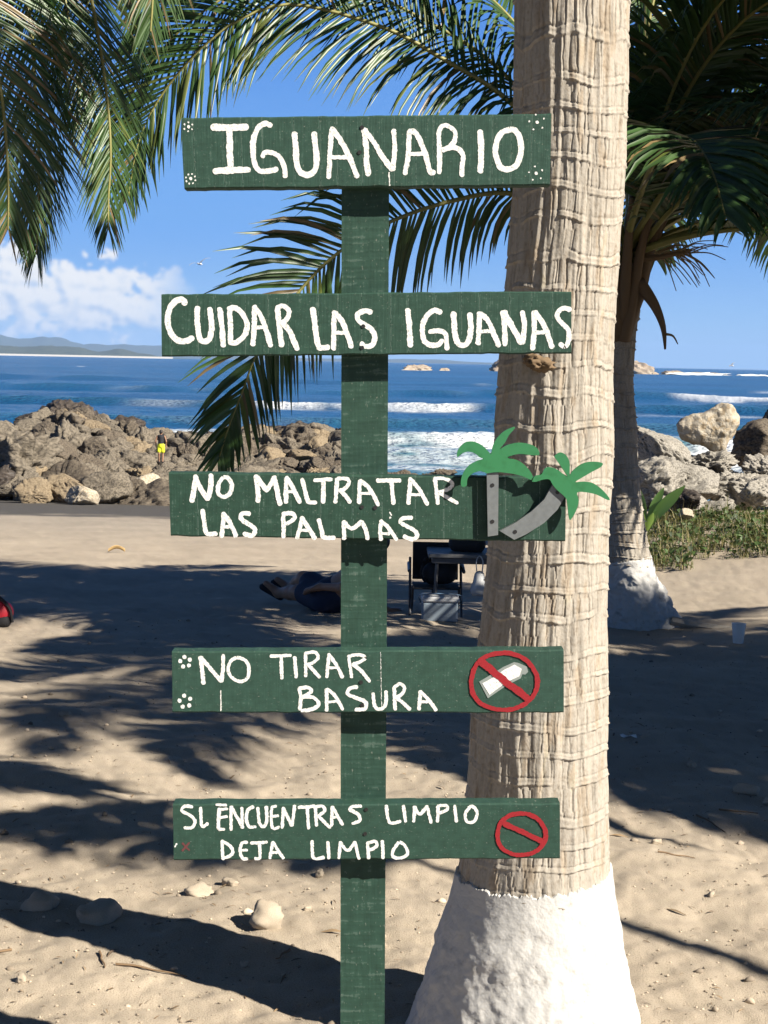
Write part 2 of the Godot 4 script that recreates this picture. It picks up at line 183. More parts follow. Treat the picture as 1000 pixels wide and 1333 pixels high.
func tag(o: Node, label := "", category := "", group := "", kind := "") -> void:
	if label: o.set_meta("label", label)
	if category: o.set_meta("category", category)
	if group: o.set_meta("group", group)
	if kind: o.set_meta("kind", kind)

func thing(called: String, label: String, category: String, at: Vector3, group := "") -> Node3D:
	var o := Node3D.new()
	o.name = numbered(called)
	add_child(o)
	o.position = at
	tag(o, label, category, group)
	return o

func piece(called: String, mesh: Mesh, mat: Material, parent: Node = self) -> MeshInstance3D:
	var o := MeshInstance3D.new()
	o.name = numbered(called) if parent == self else called
	o.mesh = mesh
	o.material_override = mat
	parent.add_child(o, true)
	return o

func noise(seed_: int, freq: float, octaves := 3) -> FastNoiseLite:
	var n := FastNoiseLite.new()
	n.seed = seed_
	n.noise_type = FastNoiseLite.TYPE_SIMPLEX_SMOOTH
	n.frequency = freq
	n.fractal_type = FastNoiseLite.FRACTAL_FBM if octaves > 1 else FastNoiseLite.FRACTAL_NONE
	n.fractal_octaves = octaves
	return n

func ramp(stops: Array) -> Gradient:
	var g := Gradient.new()
	var off := PackedFloat32Array()
	var col := PackedColorArray()
	for s in stops:
		off.append(s[0])
		col.append((s[1] as Color).linear_to_srgb())
	g.offsets = off
	g.colors = col
	return g

func noise_tex(seed_: int, freq: float, octaves: int, stops: Array, size := 512, as_normal := 0.0) -> NoiseTexture2D:
	var t := NoiseTexture2D.new()
	t.width = size
	t.height = size
	t.seamless = true
	t.noise = noise(seed_, freq, octaves)
	if as_normal > 0.0:
		t.as_normal_map = true
		t.bump_strength = as_normal
	elif stops:
		t.color_ramp = ramp(stops)
	return t

func plain(c: Color, rough := 0.8, spec := 0.5) -> StandardMaterial3D:
	var m := StandardMaterial3D.new()
	m.albedo_color = c.linear_to_srgb()
	m.roughness = rough
	m.metallic_specular = spec
	return m

# indexed triangles -> mesh with smooth normals; front faces clockwise
func commit(v: PackedVector3Array, idx: PackedInt32Array, col = null, uv = null) -> ArrayMesh:
	var n := PackedVector3Array()
	n.resize(v.size())
	for i in range(0, idx.size(), 3):
		var a := idx[i]
		var b := idx[i + 1]
		var c := idx[i + 2]
		var f := (v[c] - v[a]).cross(v[b] - v[a])
		n[a] += f
		n[b] += f
		n[c] += f
	for i in n.size():
		n[i] = n[i].normalized() if n[i].length_squared() > 1e-20 else Vector3.UP
	var arr := []
	arr.resize(Mesh.ARRAY_MAX)
	arr[Mesh.ARRAY_VERTEX] = v
	arr[Mesh.ARRAY_NORMAL] = n
	arr[Mesh.ARRAY_INDEX] = idx
	if col != null: arr[Mesh.ARRAY_COLOR] = col
	if uv != null: arr[Mesh.ARRAY_TEX_UV] = uv
	var m := ArrayMesh.new()
	m.add_surface_from_arrays(Mesh.PRIMITIVE_TRIANGLES, arr)
	return m

func grid_index(cols: int, rows: int, flip := false) -> PackedInt32Array:
	var idx := PackedInt32Array()
	idx.resize((cols - 1) * (rows - 1) * 6)
	var k := 0
	for r in rows - 1:
		for c in cols - 1:
			var a := r * cols + c
			var q := [a, a + cols, a + 1, a + 1, a + cols, a + cols + 1] if flip else [a, a + 1, a + cols, a + 1, a + cols + 1, a + cols]
			for j in 6:
				idx[k + j] = q[j]
			k += 6
	return idx

# tube along points with a radius each
func tube(pts: Array, radii: Array, sides := 8) -> ArrayMesh:
	var v := PackedVector3Array()
	var n := pts.size()
	var ref := Vector3.UP
	for i in n:
		var t: Vector3 = (pts[mini(i + 1, n - 1)] - pts[maxi(i - 1, 0)]).normalized()
		if absf(t.dot(ref)) > 0.9: ref = Vector3.RIGHT if absf(t.x) < 0.9 else Vector3.FORWARD
		var a := t.cross(ref).normalized()
		var b := t.cross(a)
		for s in sides + 1:
			var w := TAU * s / sides
			v.append(pts[i] + (a * cos(w) + b * sin(w)) * radii[i])
	var idx := grid_index(sides + 1, n)
	var end0 := v.size()
	v.append(pts[0])
	v.append(pts[n - 1])
	for s in sides:
		idx.append_array([end0, s + 1, s, end0 + 1, (n - 1) * (sides + 1) + s, (n - 1) * (sides + 1) + s + 1])
	return commit(v, idx)

# box with chamfered edges, centred
func chamfer_box(size: Vector3, c: float) -> ArrayMesh:
	var pts: Array[Vector3] = []
	var h := size / 2
	var st := SurfaceTool.new()
	st.begin(Mesh.PRIMITIVE_TRIANGLES)
	st.set_smooth_group(-1)
	var quad := func(p: Array):
		var mid: Vector3 = (p[0] + p[1] + p[2] + p[3]) / 4
		var nn: Vector3 = (p[2] - p[0]).cross(p[1] - p[0])
		if nn.dot(mid) < 0: p = [p[0], p[3], p[2], p[1]]
		for j in [0, 1, 2, 0, 2, 3]: st.add_vertex(p[j])
	for ax in 3:
		var b := (ax + 1) % 3
		var d := (ax + 2) % 3
		for s in [-1, 1]:
			var f := []
			for k in [[-1, -1], [1, -1], [1, 1], [-1, 1]]:
				var p := Vector3.ZERO
				p[ax] = s * h[ax]
				p[b] = k[0] * (h[b] - c)
				p[d] = k[1] * (h[d] - c)
				f.append(p)
			quad.call(f)
		for s in [-1, 1]:
			for t in [-1, 1]:
				var f := []
				for k in [[0, -1], [1, -1], [1, 1], [0, 1]]:
					var p := Vector3.ZERO
					p[b] = s * (h[b] - (c if k[0] == 0 else 0.0))
					p[d] = t * (h[d] - (c if k[0] == 1 else 0.0))
					p[ax] = k[1] * (h[ax] - c)
					f.append(p)
				quad.call(f)
	for sx in [-1, 1]:
		for sy in [-1, 1]:
			for sz in [-1, 1]:
				var q := [Vector3(sx * h.x, sy * (h.y - c), sz * (h.z - c)), Vector3(sx * (h.x - c), sy * h.y, sz * (h.z - c)), Vector3(sx * (h.x - c), sy * (h.y - c), sz * h.z)]
				if (q[2] - q[0]).cross(q[1] - q[0]).dot(q[0]) < 0: q = [q[0], q[2], q[1]]
				for p in q: st.add_vertex(p)
	st.generate_normals()
	return st.commit()

# a flat outline (x, y pairs in metres) given thickness, front at z = front
func plate(poly: PackedVector2Array, front: float, thick: float) -> ArrayMesh:
	if not Geometry2D.is_polygon_clockwise(poly): poly.reverse()
	var tri := Geometry2D.triangulate_polygon(poly)
	var st := SurfaceTool.new()
	st.begin(Mesh.PRIMITIVE_TRIANGLES)
	st.set_smooth_group(-1)
	var put := func(a: Vector3, b: Vector3, c: Vector3, want: Vector3):
		if (c - a).cross(b - a).dot(want) < 0:
			var t := b
			b = c
			c = t
		for p in [a, b, c]: st.add_vertex(p)
	for i in range(0, tri.size(), 3):
		var q := []
		for j in 3: q.append(Vector3(poly[tri[i + j]].x, poly[tri[i + j]].y, front))
		put.call(q[0], q[1], q[2], Vector3.BACK)
		var dz := Vector3(0, 0, -thick)
		put.call(q[0] + dz, q[1] + dz, q[2] + dz, Vector3.FORWARD)
	for i in poly.size():
		var p := poly[i]
		var q := poly[(i + 1) % poly.size()]
		var e := q - p
		var out := Vector3(-e.y, e.x, 0)
		var a := Vector3(p.x, p.y, front)
		var b := Vector3(q.x, q.y, front)
		var dz := Vector3(0, 0, -thick)
		put.call(a, b, b + dz, out)
		put.call(a, b + dz, a + dz, out)
	st.generate_normals()
	return st.commit()

func pairs(a: Array, scale := 0.001) -> PackedVector2Array:
	var p := PackedVector2Array()
	for i in range(0, a.size(), 2): p.append(Vector2(a[i], a[i + 1]) * scale)
	return p

func smooth_line(p: Array, per := 8) -> Array:
	var out := []
	for i in p.size() - 1:
		var a = p[maxi(i - 1, 0)]
		var d = p[mini(i + 2, p.size() - 1)]
		for k in per:
			out.append(p[i].cubic_interpolate(p[i + 1], a, d, float(k) / per))
	out.append(p[-1])
	return out

func even(p: Array, n: int) -> Array:
	var acc := [0.0]
	for i in range(1, p.size()): acc.append(acc[i - 1] + p[i].distance_to(p[i - 1]))
	var out := []
	var k := 1
	for i in n:
		var want: float = acc[-1] * i / (n - 1)
		while k < p.size() - 1 and acc[k] < want: k += 1
		var w: float = (want - acc[k - 1]) / maxf(acc[k] - acc[k - 1], 1e-6)
		out.append(p[k - 1].lerp(p[k], clampf(w, 0, 1)))
	return out

# ---------------------------------------------------------------- the lie of the land
func ground_base(x: float, z: float) -> float:
	var d := -z
	var u := maxf(d - 4.0, 0.0)
	var drop := 0.063 * u * u / (u + 3.0)
	var berm := smoothstep(1.5, 4.5, x) * smoothstep(6.0, 10.0, d) * (1.0 - smoothstep(20.0, 32.0, d))
	return -drop * (1.0 - 0.42 * berm) + 0.25 * smoothstep(14.0, 19.0, d) * (1.0 - smoothstep(24.0, 34.0, d)) * smoothstep(1.8, 3.6, x)

func ground_at(x: float, z: float) -> float:
	var d := -z
	var k := 1.0 - 0.6 * smoothstep(9.0, 25.0, d)
	return ground_base(x, z) + k * (0.035 * big.get_noise_2d(x, z) + 0.015 * lump.get_noise_2d(x, z)) - 0.022 * k * pow(clampf(1.0 - (1.0 + cell.get_noise_2d(x, z)) * 1.5, 0, 1), 1.3)

func polar_columns(wide: float, fine: int, coarse: int, full := TAU) -> PackedFloat32Array:
	var a := PackedFloat32Array()
	var rest := full / 2 - wide
	for i in coarse: a.append(-full / 2 + rest * i / coarse)
	for i in fine: a.append(-wide + 2 * wide * i / fine)
	for i in coarse + 1: a.append(wide + rest * i / coarse)
	return a

func build_ground() -> void:
	var az := polar_columns(deg_to_rad(20), 440, 36)
	var ds := PackedFloat32Array([0.02, 0.5, 1.0, 1.6, 2.2, 2.7])
	for i in 420:
		ds.append(1.0 / lerpf(1.0 / 3.1, 1.0 / 95.0, i / 419.0))
	var cols := az.size()
	var v := PackedVector3Array()
	var c := PackedColorArray()
	v.resize(cols * ds.size())
	c.resize(cols * ds.size())
	var fine := noise(91, 9.0, 3)
	var tone := noise(92, 0.7, 4)
	var wetn := noise(93, 0.35, 3)
	var k := 0
	for d in ds:
		for a in az:
			var x: float = d * sin(a)
			var z: float = -d * cos(a)
			var y := ground_at(x, z) + (0.006 * fine.get_noise_2d(x, z) if d < 16 else 0.0)
			v[k] = Vector3(x, y, z)
			var t := 1.0 + 0.16 * tone.get_noise_2d(x, z) + 0.10 * tone.get_noise_2d(x * 7, z * 7)
			var wet := smoothstep(-1.30, -1.42, y + 0.10 * wetn.get_noise_2d(x, z * 3)) if z < -10.0 else 0.0
			var damp := smoothstep(-0.7, -1.3, y) if z < -10.0 else 0.0
			var col := Color(0.378 * t, 0.322 * t, 0.252 * t).lerp(Color(0.29 * t, 0.26 * t, 0.22 * t), damp * 0.6)
			c[k] = col.lerp(Color(0.085, 0.08, 0.075), wet)
			k += 1
	var m := StandardMaterial3D.new()
	m.vertex_color_use_as_albedo = true
	m.albedo_texture = noise_tex(11, 0.09, 4, [[0.0, Color(0.55, 0.5, 0.45)], [0.42, Color(0.86, 0.86, 0.86)], [0.62, Color(1, 1, 1)], [1.0, Color(0.8, 0.78, 0.74)]], 1024)
	m.uv1_triplanar = true
	m.uv1_world_triplanar = true
	m.uv1_scale = Vector3.ONE * 1.7
	m.normal_enabled = true
	m.normal_texture = noise_tex(12, 0.12, 4, [], 1024, 5.0)
	m.normal_scale = 0.8
	m.roughness = 0.92
	m.metallic_specular = 0.25
	var g := piece("sand", commit(v, grid_index(cols, ds.size(), true), c), m)
	tag(g, "", "", "", "structure")

# ---------------------------------------------------------------- sea
func build_sea() -> void:
	var az := polar_columns(deg_to_rad(19), 500, 30, PI * 1.1)
	var rows := 330
	var cols := az.size()
	var v := PackedVector3Array()
	var c := PackedColorArray()
	v.resize(cols * rows)
	c.resize(cols * rows)
	var bend := noise(41, 0.012, 2)
	var chop := noise(42, 0.22, 3)
	var swell := noise(43, 0.02, 3)
	var foam := noise(44, 0.16, 4)
	var lace := noise(45, 0.55, 3)
	var patch := noise(46, 0.022, 3)
	# breaking waves: distance offshore, height, how far the white water trails in front, share of the crest that breaks
	var waves := [[52.0, 0.35, 4.0, 0.8], [62.0, 0.55, 12.0, 0.95], [82.0, 0.4, 6.0, 0.55], [118.0, 0.6, 12.0, 0.62], [172.0, 0.6, 10.0, 0.54], [232.0, 0.55, 9.0, 0.30]]
	var k := 0
	for r in rows:
		var d := 1.0 / lerpf(1.0 / 27.0, 1.0 / 14000.0, r / (rows - 1.0))
		for a in az:
			var x := d * sin(a)
			var z := -d * cos(a)
			var y := SEA
			var white := 0.0
			var depth := -z
			var near := 1.0 - smoothstep(200.0, 900.0, d)
			y += 0.10 * chop.get_noise_2d(x, z * 1.8) * (1.0 - smoothstep(60, 400, d)) * smoothstep(36, 55, d)
			y += 0.55 * swell.get_noise_2d(x * 0.35, z) * smoothstep(60, 140, d) * (1.0 - smoothstep(1500, 5000, d))
			var deep := smoothstep(38.0, 105.0, depth + (30.0 if x < 0 else 0.0) * smoothstep(0.0, -12.0, x))
			if d < 420:
				var off := 9.0 * bend.get_noise_2d(x, z * 0.3)
				for i in waves.size():
					var w: Array = waves[i]
					var s: float = depth + off - w[0]          # behind the crest > 0, in front < 0
					if s < -w[2] * 1.4 or s > 16.0: continue
					var shoal := smoothstep(-0.14, 0.0, x / depth + 0.06) if i > 1 else 1.0
					var amount := smoothstep(0.0, 0.34, w[3] * 1.25 - 0.66 + 1.0 * patch.get_noise_2d(x * 1.5 + 300.0 * i, z * 0.6 + 70.0 * i)) * shoal
					var crest: float = exp(-s * s / (14.0 if s > 0 else 2.2))
					y += w[1] * crest
					var f := smoothstep(-w[2], -w[2] * 0.25, s) * (1.0 - smoothstep(-0.2, 1.6, s)) * amount
					f *= clampf(0.45 + 2.0 * foam.get_noise_2d(x * 0.8, z * 1.7) + 0.6 * smoothstep(-3.0, -0.3, s), 0, 1)
					white = maxf(white, f)
					if f > 0.2: y += 0.10 * f * lace.get_noise_2d(x * 1.3, z * 1.3)
					deep -= 0.35 * crest * (1.0 - smoothstep(0, 4, s))
				# thin lace left behind on the shallows
				var l := smoothstep(0.05, 0.30, lace.get_noise_2d(x * 0.5, z * 0.9) * 0.6 + patch.get_noise_2d(x * 2.0, z * 2.0))
				white = maxf(white, l * 0.5 * (1.0 - smoothstep(48, 90, depth)) * smoothstep(30, 38, depth))
			else:
				white = smoothstep(0.62, 0.72, foam.get_noise_2d(x * 0.35, z * 0.35)) * 0.5 * (1.0 - smoothstep(700, 1500, d))
			deep = clampf(deep, 0, 1)
			var t := 1.0 + 0.35 * swell.get_noise_2d(x * 0.12, z * 0.5)
			var col := Color(0.045, 0.12, 0.145).lerp(Color(0.005, 0.054, 0.128), deep)
			col = Color(col.r * t, col.g * t, col.b * t).lerp(Color(0.64, 0.66, 0.66), white)
			v[k] = Vector3(x, y, z)
			c[k] = col
			k += 1
	var m := StandardMaterial3D.new()
	m.vertex_color_use_as_albedo = true
	m.roughness = 0.22
	m.metallic_specular = 0.5
	m.normal_enabled = true
	m.normal_texture = noise_tex(47, 0.03, 5, [], 1024, 14.0)
	m.normal_scale = 1.1
	m.uv1_triplanar = true
	m.uv1_world_triplanar = true
	m.uv1_scale = Vector3(0.05, 0.05, 0.12)
	var g := piece("sea", commit(v, grid_index(cols, rows, true), c), m)
	tag(g, "", "", "", "structure")

# ---------------------------------------------------------------- sky
func sky_colour(el: float) -> Color:
	var s := sin(maxf(el, 0.0))
	var a := Color(0.37, 0.62, 0.95)
	var b := Color(0.185, 0.44, 0.93)
	var c := Color(0.075, 0.265, 0.79)
	var z := Color(0.016, 0.040, 0.115)
	if s < 0.09: return a.lerp(b, smoothstep(0.0, 0.09, s))
	if s < 0.26: return b.lerp(c, smoothstep(0.09, 0.26, s))
	return c.lerp(z, smoothstep(0.22, 0.62, s))

func build_sky() -> Sky:
	var w := 4096
	var h := 2048
	var im := Image.create(w, h, false, Image.FORMAT_RGB8)
	for r in h:
		im.fill_rect(Rect2i(0, r, w, 1), sky_colour(PI / 2 - PI * (r + 0.5) / h).linear_to_srgb())
	var puff := noise(71, 0.42, 5)
	var shape := noise(72, 0.11, 3)
	var part := noise(73, 0.9, 4)
	for r in range(h / 2 - 66, h / 2):
		var el := 90.0 - 180.0 * (r + 0.5) / h
		var base := sky_colour(deg_to_rad(el))
		for x in w:
			var az := 360.0 * (x + 0.5) / w
			if az > 180.0: az -= 360.0
			# a bank of fair-weather cumulus over the land to the left; scattered banks round the rest of the horizon
			var bank := smoothstep(-6.6, -9.2, az) if az < 0 else smoothstep(24.0, 40.0, az) * smoothstep(-0.25, 0.3, shape.get_noise_2d(az, 9.0))
			if az < -20.0: bank *= smoothstep(-0.35, 0.2, shape.get_noise_2d(az, 4.0))
			if bank < 0.01: continue
			var top := 2.5 + 0.9 * shape.get_noise_2d(az * 2.6, 1.0) + 1.15 * smoothstep(-9.3, -10.6, az) - 0.5 * smoothstep(-13.0, -16.0, az)
			var e := minf(top - el, (el - 0.9) * 1.3)
			var nse := puff.get_noise_2d(az * 1.9, el * 2.5) + 0.35 * part.get_noise_2d(az * 2.6, el * 3.4)
			var dens := smoothstep(0.0, 0.16, e * 0.48 + 0.62 * nse + 0.05) * bank
			# thin hazy veil under the bank
			dens = maxf(dens, 0.22 * bank * smoothstep(3.2, 1.2, el) * smoothstep(-0.2, 0.6, el))
			if dens < 0.01: continue
			var relief := puff.get_noise_2d(az * 1.9, el * 2.5) - puff.get_noise_2d(az * 1.9 + 0.30, el * 2.5 + 0.42)
			var lit := clampf(0.60 + 0.42 * smoothstep(0.7, top * 0.8, el) + 1.25 * relief + 0.25 * part.get_noise_2d(az * 2.6, el * 3.4), 0, 1)
			var cl := Color(0.52, 0.66, 0.90).lerp(Color(1.0, 1.0, 1.0), lit)
			im.set_pixel(x, r, base.lerp(cl, dens).linear_to_srgb())
	var pm := PanoramaSkyMaterial.new()
	pm.panorama = ImageTexture.create_from_image(im)
	var s := Sky.new()
	s.sky_material = pm
	return s

# ---------------------------------------------------------------- palms
func bark_material(c: Color, seed_: int) -> StandardMaterial3D:
	var m := plain(c, 0.9, 0.2)
	m.albedo_texture = noise_tex(seed_, 0.035, 5, [[0.0, Color(0.55, 0.5, 0.45)], [0.36, Color(0.86, 0.84, 0.82)], [0.55, Color(1, 1, 1)], [1.0, Color(0.9, 0.89, 0.88)]], 512)
	m.uv1_triplanar = true
	m.uv1_scale = Vector3(5.0, 2.6, 5.0)
	m.normal_enabled = true
	m.normal_texture = noise_tex(seed_ + 1, 0.06, 4, [], 512, 4.0)
	m.normal_scale = 0.35
	m.vertex_color_use_as_albedo = true
	return m

func along(path: Array, y: float) -> Array:
	var i := 0
	while i < path.size() - 2 and path[i + 1][0] < y: i += 1
	var a: Array = path[i]
	var b: Array = path[i + 1]
	var p: Array = path[maxi(i - 1, 0)]
	var q: Array = path[mini(i + 2, path.size() - 1)]
	var t := clampf((y - a[0]) / (b[0] - a[0]), 0, 1)
	return [cubic_interpolate(a[1], b[1], p[1], q[1], t), cubic_interpolate(a[2], b[2], p[2], q[2], t), cubic_interpolate(a[3], b[3], p[3], q[3], t)]

# path rows: height, x, z, radius (relative to the palm's base)
func trunk_mesh(path: Array, y0: float, y1: float, cols: int, rows: int, gap: float, amp: float, crack: float, seed_: int, split_at := 0.0) -> ArrayMesh:
	var wob := noise(seed_, 1.0, 2)
	var slow := noise(seed_ + 1, 2.6, 2)
	var fibre := noise(seed_ + 3, 1.0, 3)
	var v := PackedVector3Array()
	var c := PackedColorArray()
	for r in rows:
		var y := lerpf(y0, y1, r / (rows - 1.0))
		if split_at > 0.0:      # most rows go to the part below split_at
			var dense := int(rows * 0.86)
			y = lerpf(y0, split_at, r / float(dense)) if r <= dense else lerpf(split_at, y1, (r - dense) / float(rows - 1 - dense))
		var q := along(path, y)
		for k in cols + 1:
			var a := TAU * (k % cols) / cols
			var ca := cos(a)
			var sa := sin(a)
			var wave := 0.30 * wob.get_noise_3d(ca * 0.7, y * 2.2, sa * 0.7) + 0.035 * wob.get_noise_3d(ca * 4.5, y * 5.0 + 40.0, sa * 4.5)
			var ph := -y / gap + wave + 1.0 * wob.get_noise_2d(y * 2.6, 5.0)
			var id := floorf(ph)
			var f := ph - id
			var strength := clampf(0.72 + 1.1 * slow.get_noise_3d(ca * 0.9, id * 3.7, sa * 0.9), 0.15, 1.35)
			# each leaf scar is a smooth pale band: a crack along its upper edge, a thin lip along its lower one
			var scar := 0.74 - 0.10 * wob.get_noise_2d(id * 7.0, 3.0)
			var band := smoothstep(scar, scar + 0.03, f)
			var lip := amp * strength * (0.35 * f + 0.05 * band + 0.60 * pow(smoothstep(0.89, 0.965, f), 1.3)) * (1.0 - smoothstep(0.968, 1.0, f))
			lip -= 0.65 * amp * strength * exp(-pow((f - scar) / 0.028, 2.0))
			var rad: float = q[2]
			# thin upright splits between two scars
			var count := int(TAU * rad / 0.0155)
			var around := float(k % cols) / cols * count
			var split := 0.0
			for near in 3:
				var which := int(around) + near - 1
				var h1 := fposmod(sin(float(posmod(which, count)) * 12.9898 + id * 78.233) * 43758.5453, 1.0)
				var h2 := fposmod(sin(float(posmod(which, count)) * 39.346 + id * 11.135) * 24634.6345, 1.0)
				if h2 < 0.22: continue
				var spot := which + 0.5 + 0.8 * (h1 - 0.5) + 0.22 * wob.get_noise_2d(y * 14.0, which * 3.7)
				var away := absf(around - spot) * TAU * rad / count
				var wide := 0.0008 + 0.0010 * h2 + 0.0005 * wob.get_noise_2d(y * 30.0, which * 5.1)
				split = maxf(split, (1.0 - smoothstep(wide * 0.5, wide * 1.5, away)) * (0.35 + 0.65 * h2))
			split *= 1.0 - 0.8 * band * (1.0 if strength > 0.6 else 0.3)
			var fb := fibre.get_noise_3d(ca * rad * 130.0, y * 5.0 + id * 3.0, sa * rad * 130.0)
			rad += lip - crack * split + minf(crack, 0.004) * 0.13 * fb + 0.005 * slow.get_noise_3d(ca * 2.0, y * 1.5, sa * 2.0)
			v.append(Vector3(q[0] + rad * ca, y, q[1] + rad * sa))
			var t := 1.0 + 0.14 * fb + 0.30 * slow.get_noise_3d(ca * 1.3, y * 2.0 + 20.0, sa * 1.3)
			var brown := smoothstep(0.12, 0.5, slow.get_noise_3d(ca * 1.6 + 9.0, y * 2.6, sa * 1.6) + 0.25 * fb)
			var tint := Color(t, t, t).lerp(Color(0.80 * t, 0.68 * t, 0.55 * t), brown * 0.55)
			c.append(tint)
	return commit(v, grid_index(cols + 1, rows, false), c)

# lime-washed foot of a trunk with a ragged upper edge
func wash_mesh(path: Array, y0: float, edge: float, cols: int, rows: int, seed_: int, rough: float, grow := 0.004, tilt := 0.0) -> ArrayMesh:
	var n1 := noise(seed_, 9.0, 3)
	var n2 := noise(seed_ + 1, 26.0, 3)
	var n3 := noise(seed_ + 2, 1.0, 3)
	var v := PackedVector3Array()
	for r in rows:
		for k in cols + 1:
			var a := TAU * (k % cols) / cols
			var ca := cos(a)
			var sa := sin(a)
			var top := edge + tilt * ca + 0.012 * n3.get_noise_2d(ca * 4.0, sa * 4.0) + 0.007 * n3.get_noise_2d(ca * 70.0, sa * 70.0)
			var y := lerpf(y0, top, r / (rows - 1.0))
			var q := along(path, y)
			var low := smoothstep(edge, edge - 0.22, y)
			var p := Vector3(ca * q[2], y, sa * q[2])
			var rad: float = q[2] + grow - (0.006 if r == rows - 1 else 0.0)
			rad += rough * (0.25 + low) * (n1.get_noise_3dv(p) + 0.16 * n2.get_noise_3dv(p)) + rough * 0.4 * low * absf(n1.get_noise_3dv(p * 0.45))
			v.append(Vector3(q[0] + rad * ca, y, q[1] + rad * sa))
	return commit(v, grid_index(cols + 1, rows, false))

# one pinnate leaf: path, longest leaflet, pairs of leaflets, how much leaflets hang, twist of the blade about its rib, share of dead leaflets
func frond(parent: Node3D, path: Array, o: Dictionary) -> void:
	var n := 44
	var p := even(smooth_line(path, 8), n)
	var total := 0.0
	for i in range(1, n): total += p[i].distance_to(p[i - 1])
	var radii := []
	for i in n:
		var u := i / (n - 1.0)
		radii.append(lerpf(0.028, 0.0045, pow(u, 0.55)) * o.get("rib", 1.0))
	var rib := piece("frond", tube(p, radii, 6), mats.rib if o.get("dead", 0.05) < 0.5 else mats.dry_rib, parent)
	var flat: Vector3 = p[n - 1] - p[0]
	flat.y = 0
	if flat.length() < 0.3: flat = Vector3(1, 0, 0.2)
	var side0 := flat.normalized().cross(Vector3.UP)
	var v := PackedVector3Array()
	var c := PackedColorArray()
	var idx := PackedInt32Array()
	var count: int = o.get("pairs", 70)
	var start: float = o.get("start", 0.2)
	var dead: float = o.get("dead", 0.05)
	var twist: float = o.get("twist", 0.0)
	var base: Color = o.get("tone", Color(0.038, 0.078, 0.022))
	var seg := 4
	for j in count:
		for sgn in [-1.0, 1.0]:
			if rng.randf() < o.get("gaps", 0.04): continue
			var u0 := clampf((j + rng.randf_range(-0.3, 0.3)) / count, 0.0, 1.0)
			var u := clampf(start + (1.0 - start) * u0, 0, 0.998)
			var fi := u * (n - 1)
			var i := int(fi)
			var at: Vector3 = p[i].lerp(p[i + 1], fi - i)
			var t: Vector3 = (p[i + 1] - p[i]).normalized()
			var tw := twist * smoothstep(0.0, 0.45, u)
			var side := (side0 - t * side0.dot(t)).normalized().rotated(t, tw)
			var up := side.cross(t).normalized()
			if up.y < 0 and absf(twist) < 0.01: up = -up
			var ln: float = o.get("leaf", 0.62) * pow(sin(PI * (0.14 + 0.80 * u0)), 0.75) * rng.randf_range(0.86, 1.08)
			var ang := deg_to_rad(lerpf(72.0, 24.0, pow(u0, 1.3)) + rng.randf_range(-7, 7))
			var dir: Vector3 = (side * sgn * sin(ang) + t * cos(ang) + up * o.get("lift", 0.18) + Vector3(rng.randf_range(-1, 1), rng.randf_range(-1, 1), rng.randf_range(-1, 1)) * 0.06).normalized()
			var wd: Vector3 = (t - dir * t.dot(dir)).normalized().rotated(dir, rng.randf_range(-0.5, 0.5))
			var hang: float = lerpf(o.get("hang_base", o.get("hang", 0.5)), o.get("hang", 0.5), smoothstep(0.25, 0.6, u)) * rng.randf_range(0.75, 1.25)
			var half: float = o.get("width", 0.021) * rng.randf_range(0.85, 1.15)
			var tint := base * rng.randf_range(0.72, 1.35)
			if rng.randf() < dead: tint = Color(0.20, 0.145, 0.07) * rng.randf_range(0.6, 1.2)
			elif rng.randf() < 0.09: tint = tint.lerp(Color(0.15, 0.15, 0.03), 0.45)
			var first := v.size()
			var q := at
			for s in seg + 1:
				var w: float = half * [0.55, 1.0, 0.9, 0.6, 0.05][s]
				var fold: Vector3 = dir.cross(wd) * w * 0.45
				v.append(q - wd * w + fold)
				v.append(q)
				v.append(q + wd * w + fold)
				for z in 3: c.append(tint)
				q += dir * ln / seg
				dir = (dir + Vector3.DOWN * hang * (0.25 + 0.22 * s)).normalized()
				wd = (wd - dir * wd.dot(dir)).normalized()
			for s in seg:
				var a := first + s * 3
				for z in 2: idx.append_array([a + z, a + z + 1, a + z + 3, a + z + 1, a + z + 4, a + z + 3])
	var lf := piece("leaflets", commit(v, idx, c), mats.leaf, rib)
	tag(lf, "", "", "", "stuff")

func free_path(from: Vector3, az: float, rise: float, length: float, fall: float) -> Array:
	var out := [from]
	var p := from
	var steps := 9
	for i in steps:
		var u := (i + 0.5) / steps
		var e := rise - (rise + fall) * pow(u, 1.15)
		p += Vector3(sin(az) * cos(e), sin(e), -cos(az) * cos(e)) * length / steps
		out.append(p)
	return out

# a crown of fronds with no fixed places
func crown(parent: Node3D, at: Vector3, count: int, length: float, seed_: int, skip := []) -> void:
	rng.seed = seed_
	for i in count:
		var az := fposmod(i * 2.39996 + 0.3 * rng.randf(), TAU)
		var age := i / float(count)
		var rise := lerpf(1.35, -0.05, age) + rng.randf_range(-0.12, 0.12)
		var ln := length * rng.randf_range(0.85, 1.1) * (0.75 if age < 0.12 else 1.0)
		var fall := lerpf(0.35, 1.25, age) + rng.randf_range(-0.1, 0.15)
		var no := false
		for s in skip:
			if absf(angle_difference(az, deg_to_rad(s[0]))) < deg_to_rad(s[1]): no = true
		if no: continue
		frond(parent, free_path(at, az, rise, ln, fall), {leaf = 0.72, pairs = 72, hang = lerpf(0.25, 0.75, age), dead = 0.03 + 0.12 * age * age, rib = 1.25, width = 0.03})

func shoot(parent: Node3D, called: String, path: Array, r0: float, r1: float, mat: Material) -> MeshInstance3D:
	var p := even(smooth_line(path, 6), 14)
	var rr := []
	for i in 14: rr.append(lerpf(r0, r1, i / 13.0))
	return piece(called, tube(p, rr, 7), mat, parent)

func vecs(a: Array, origin := Vector3.ZERO) -> Array:
	var out := []
	for q in a: out.append(Vector3(q[0], q[1], q[2]) - origin)
	return out

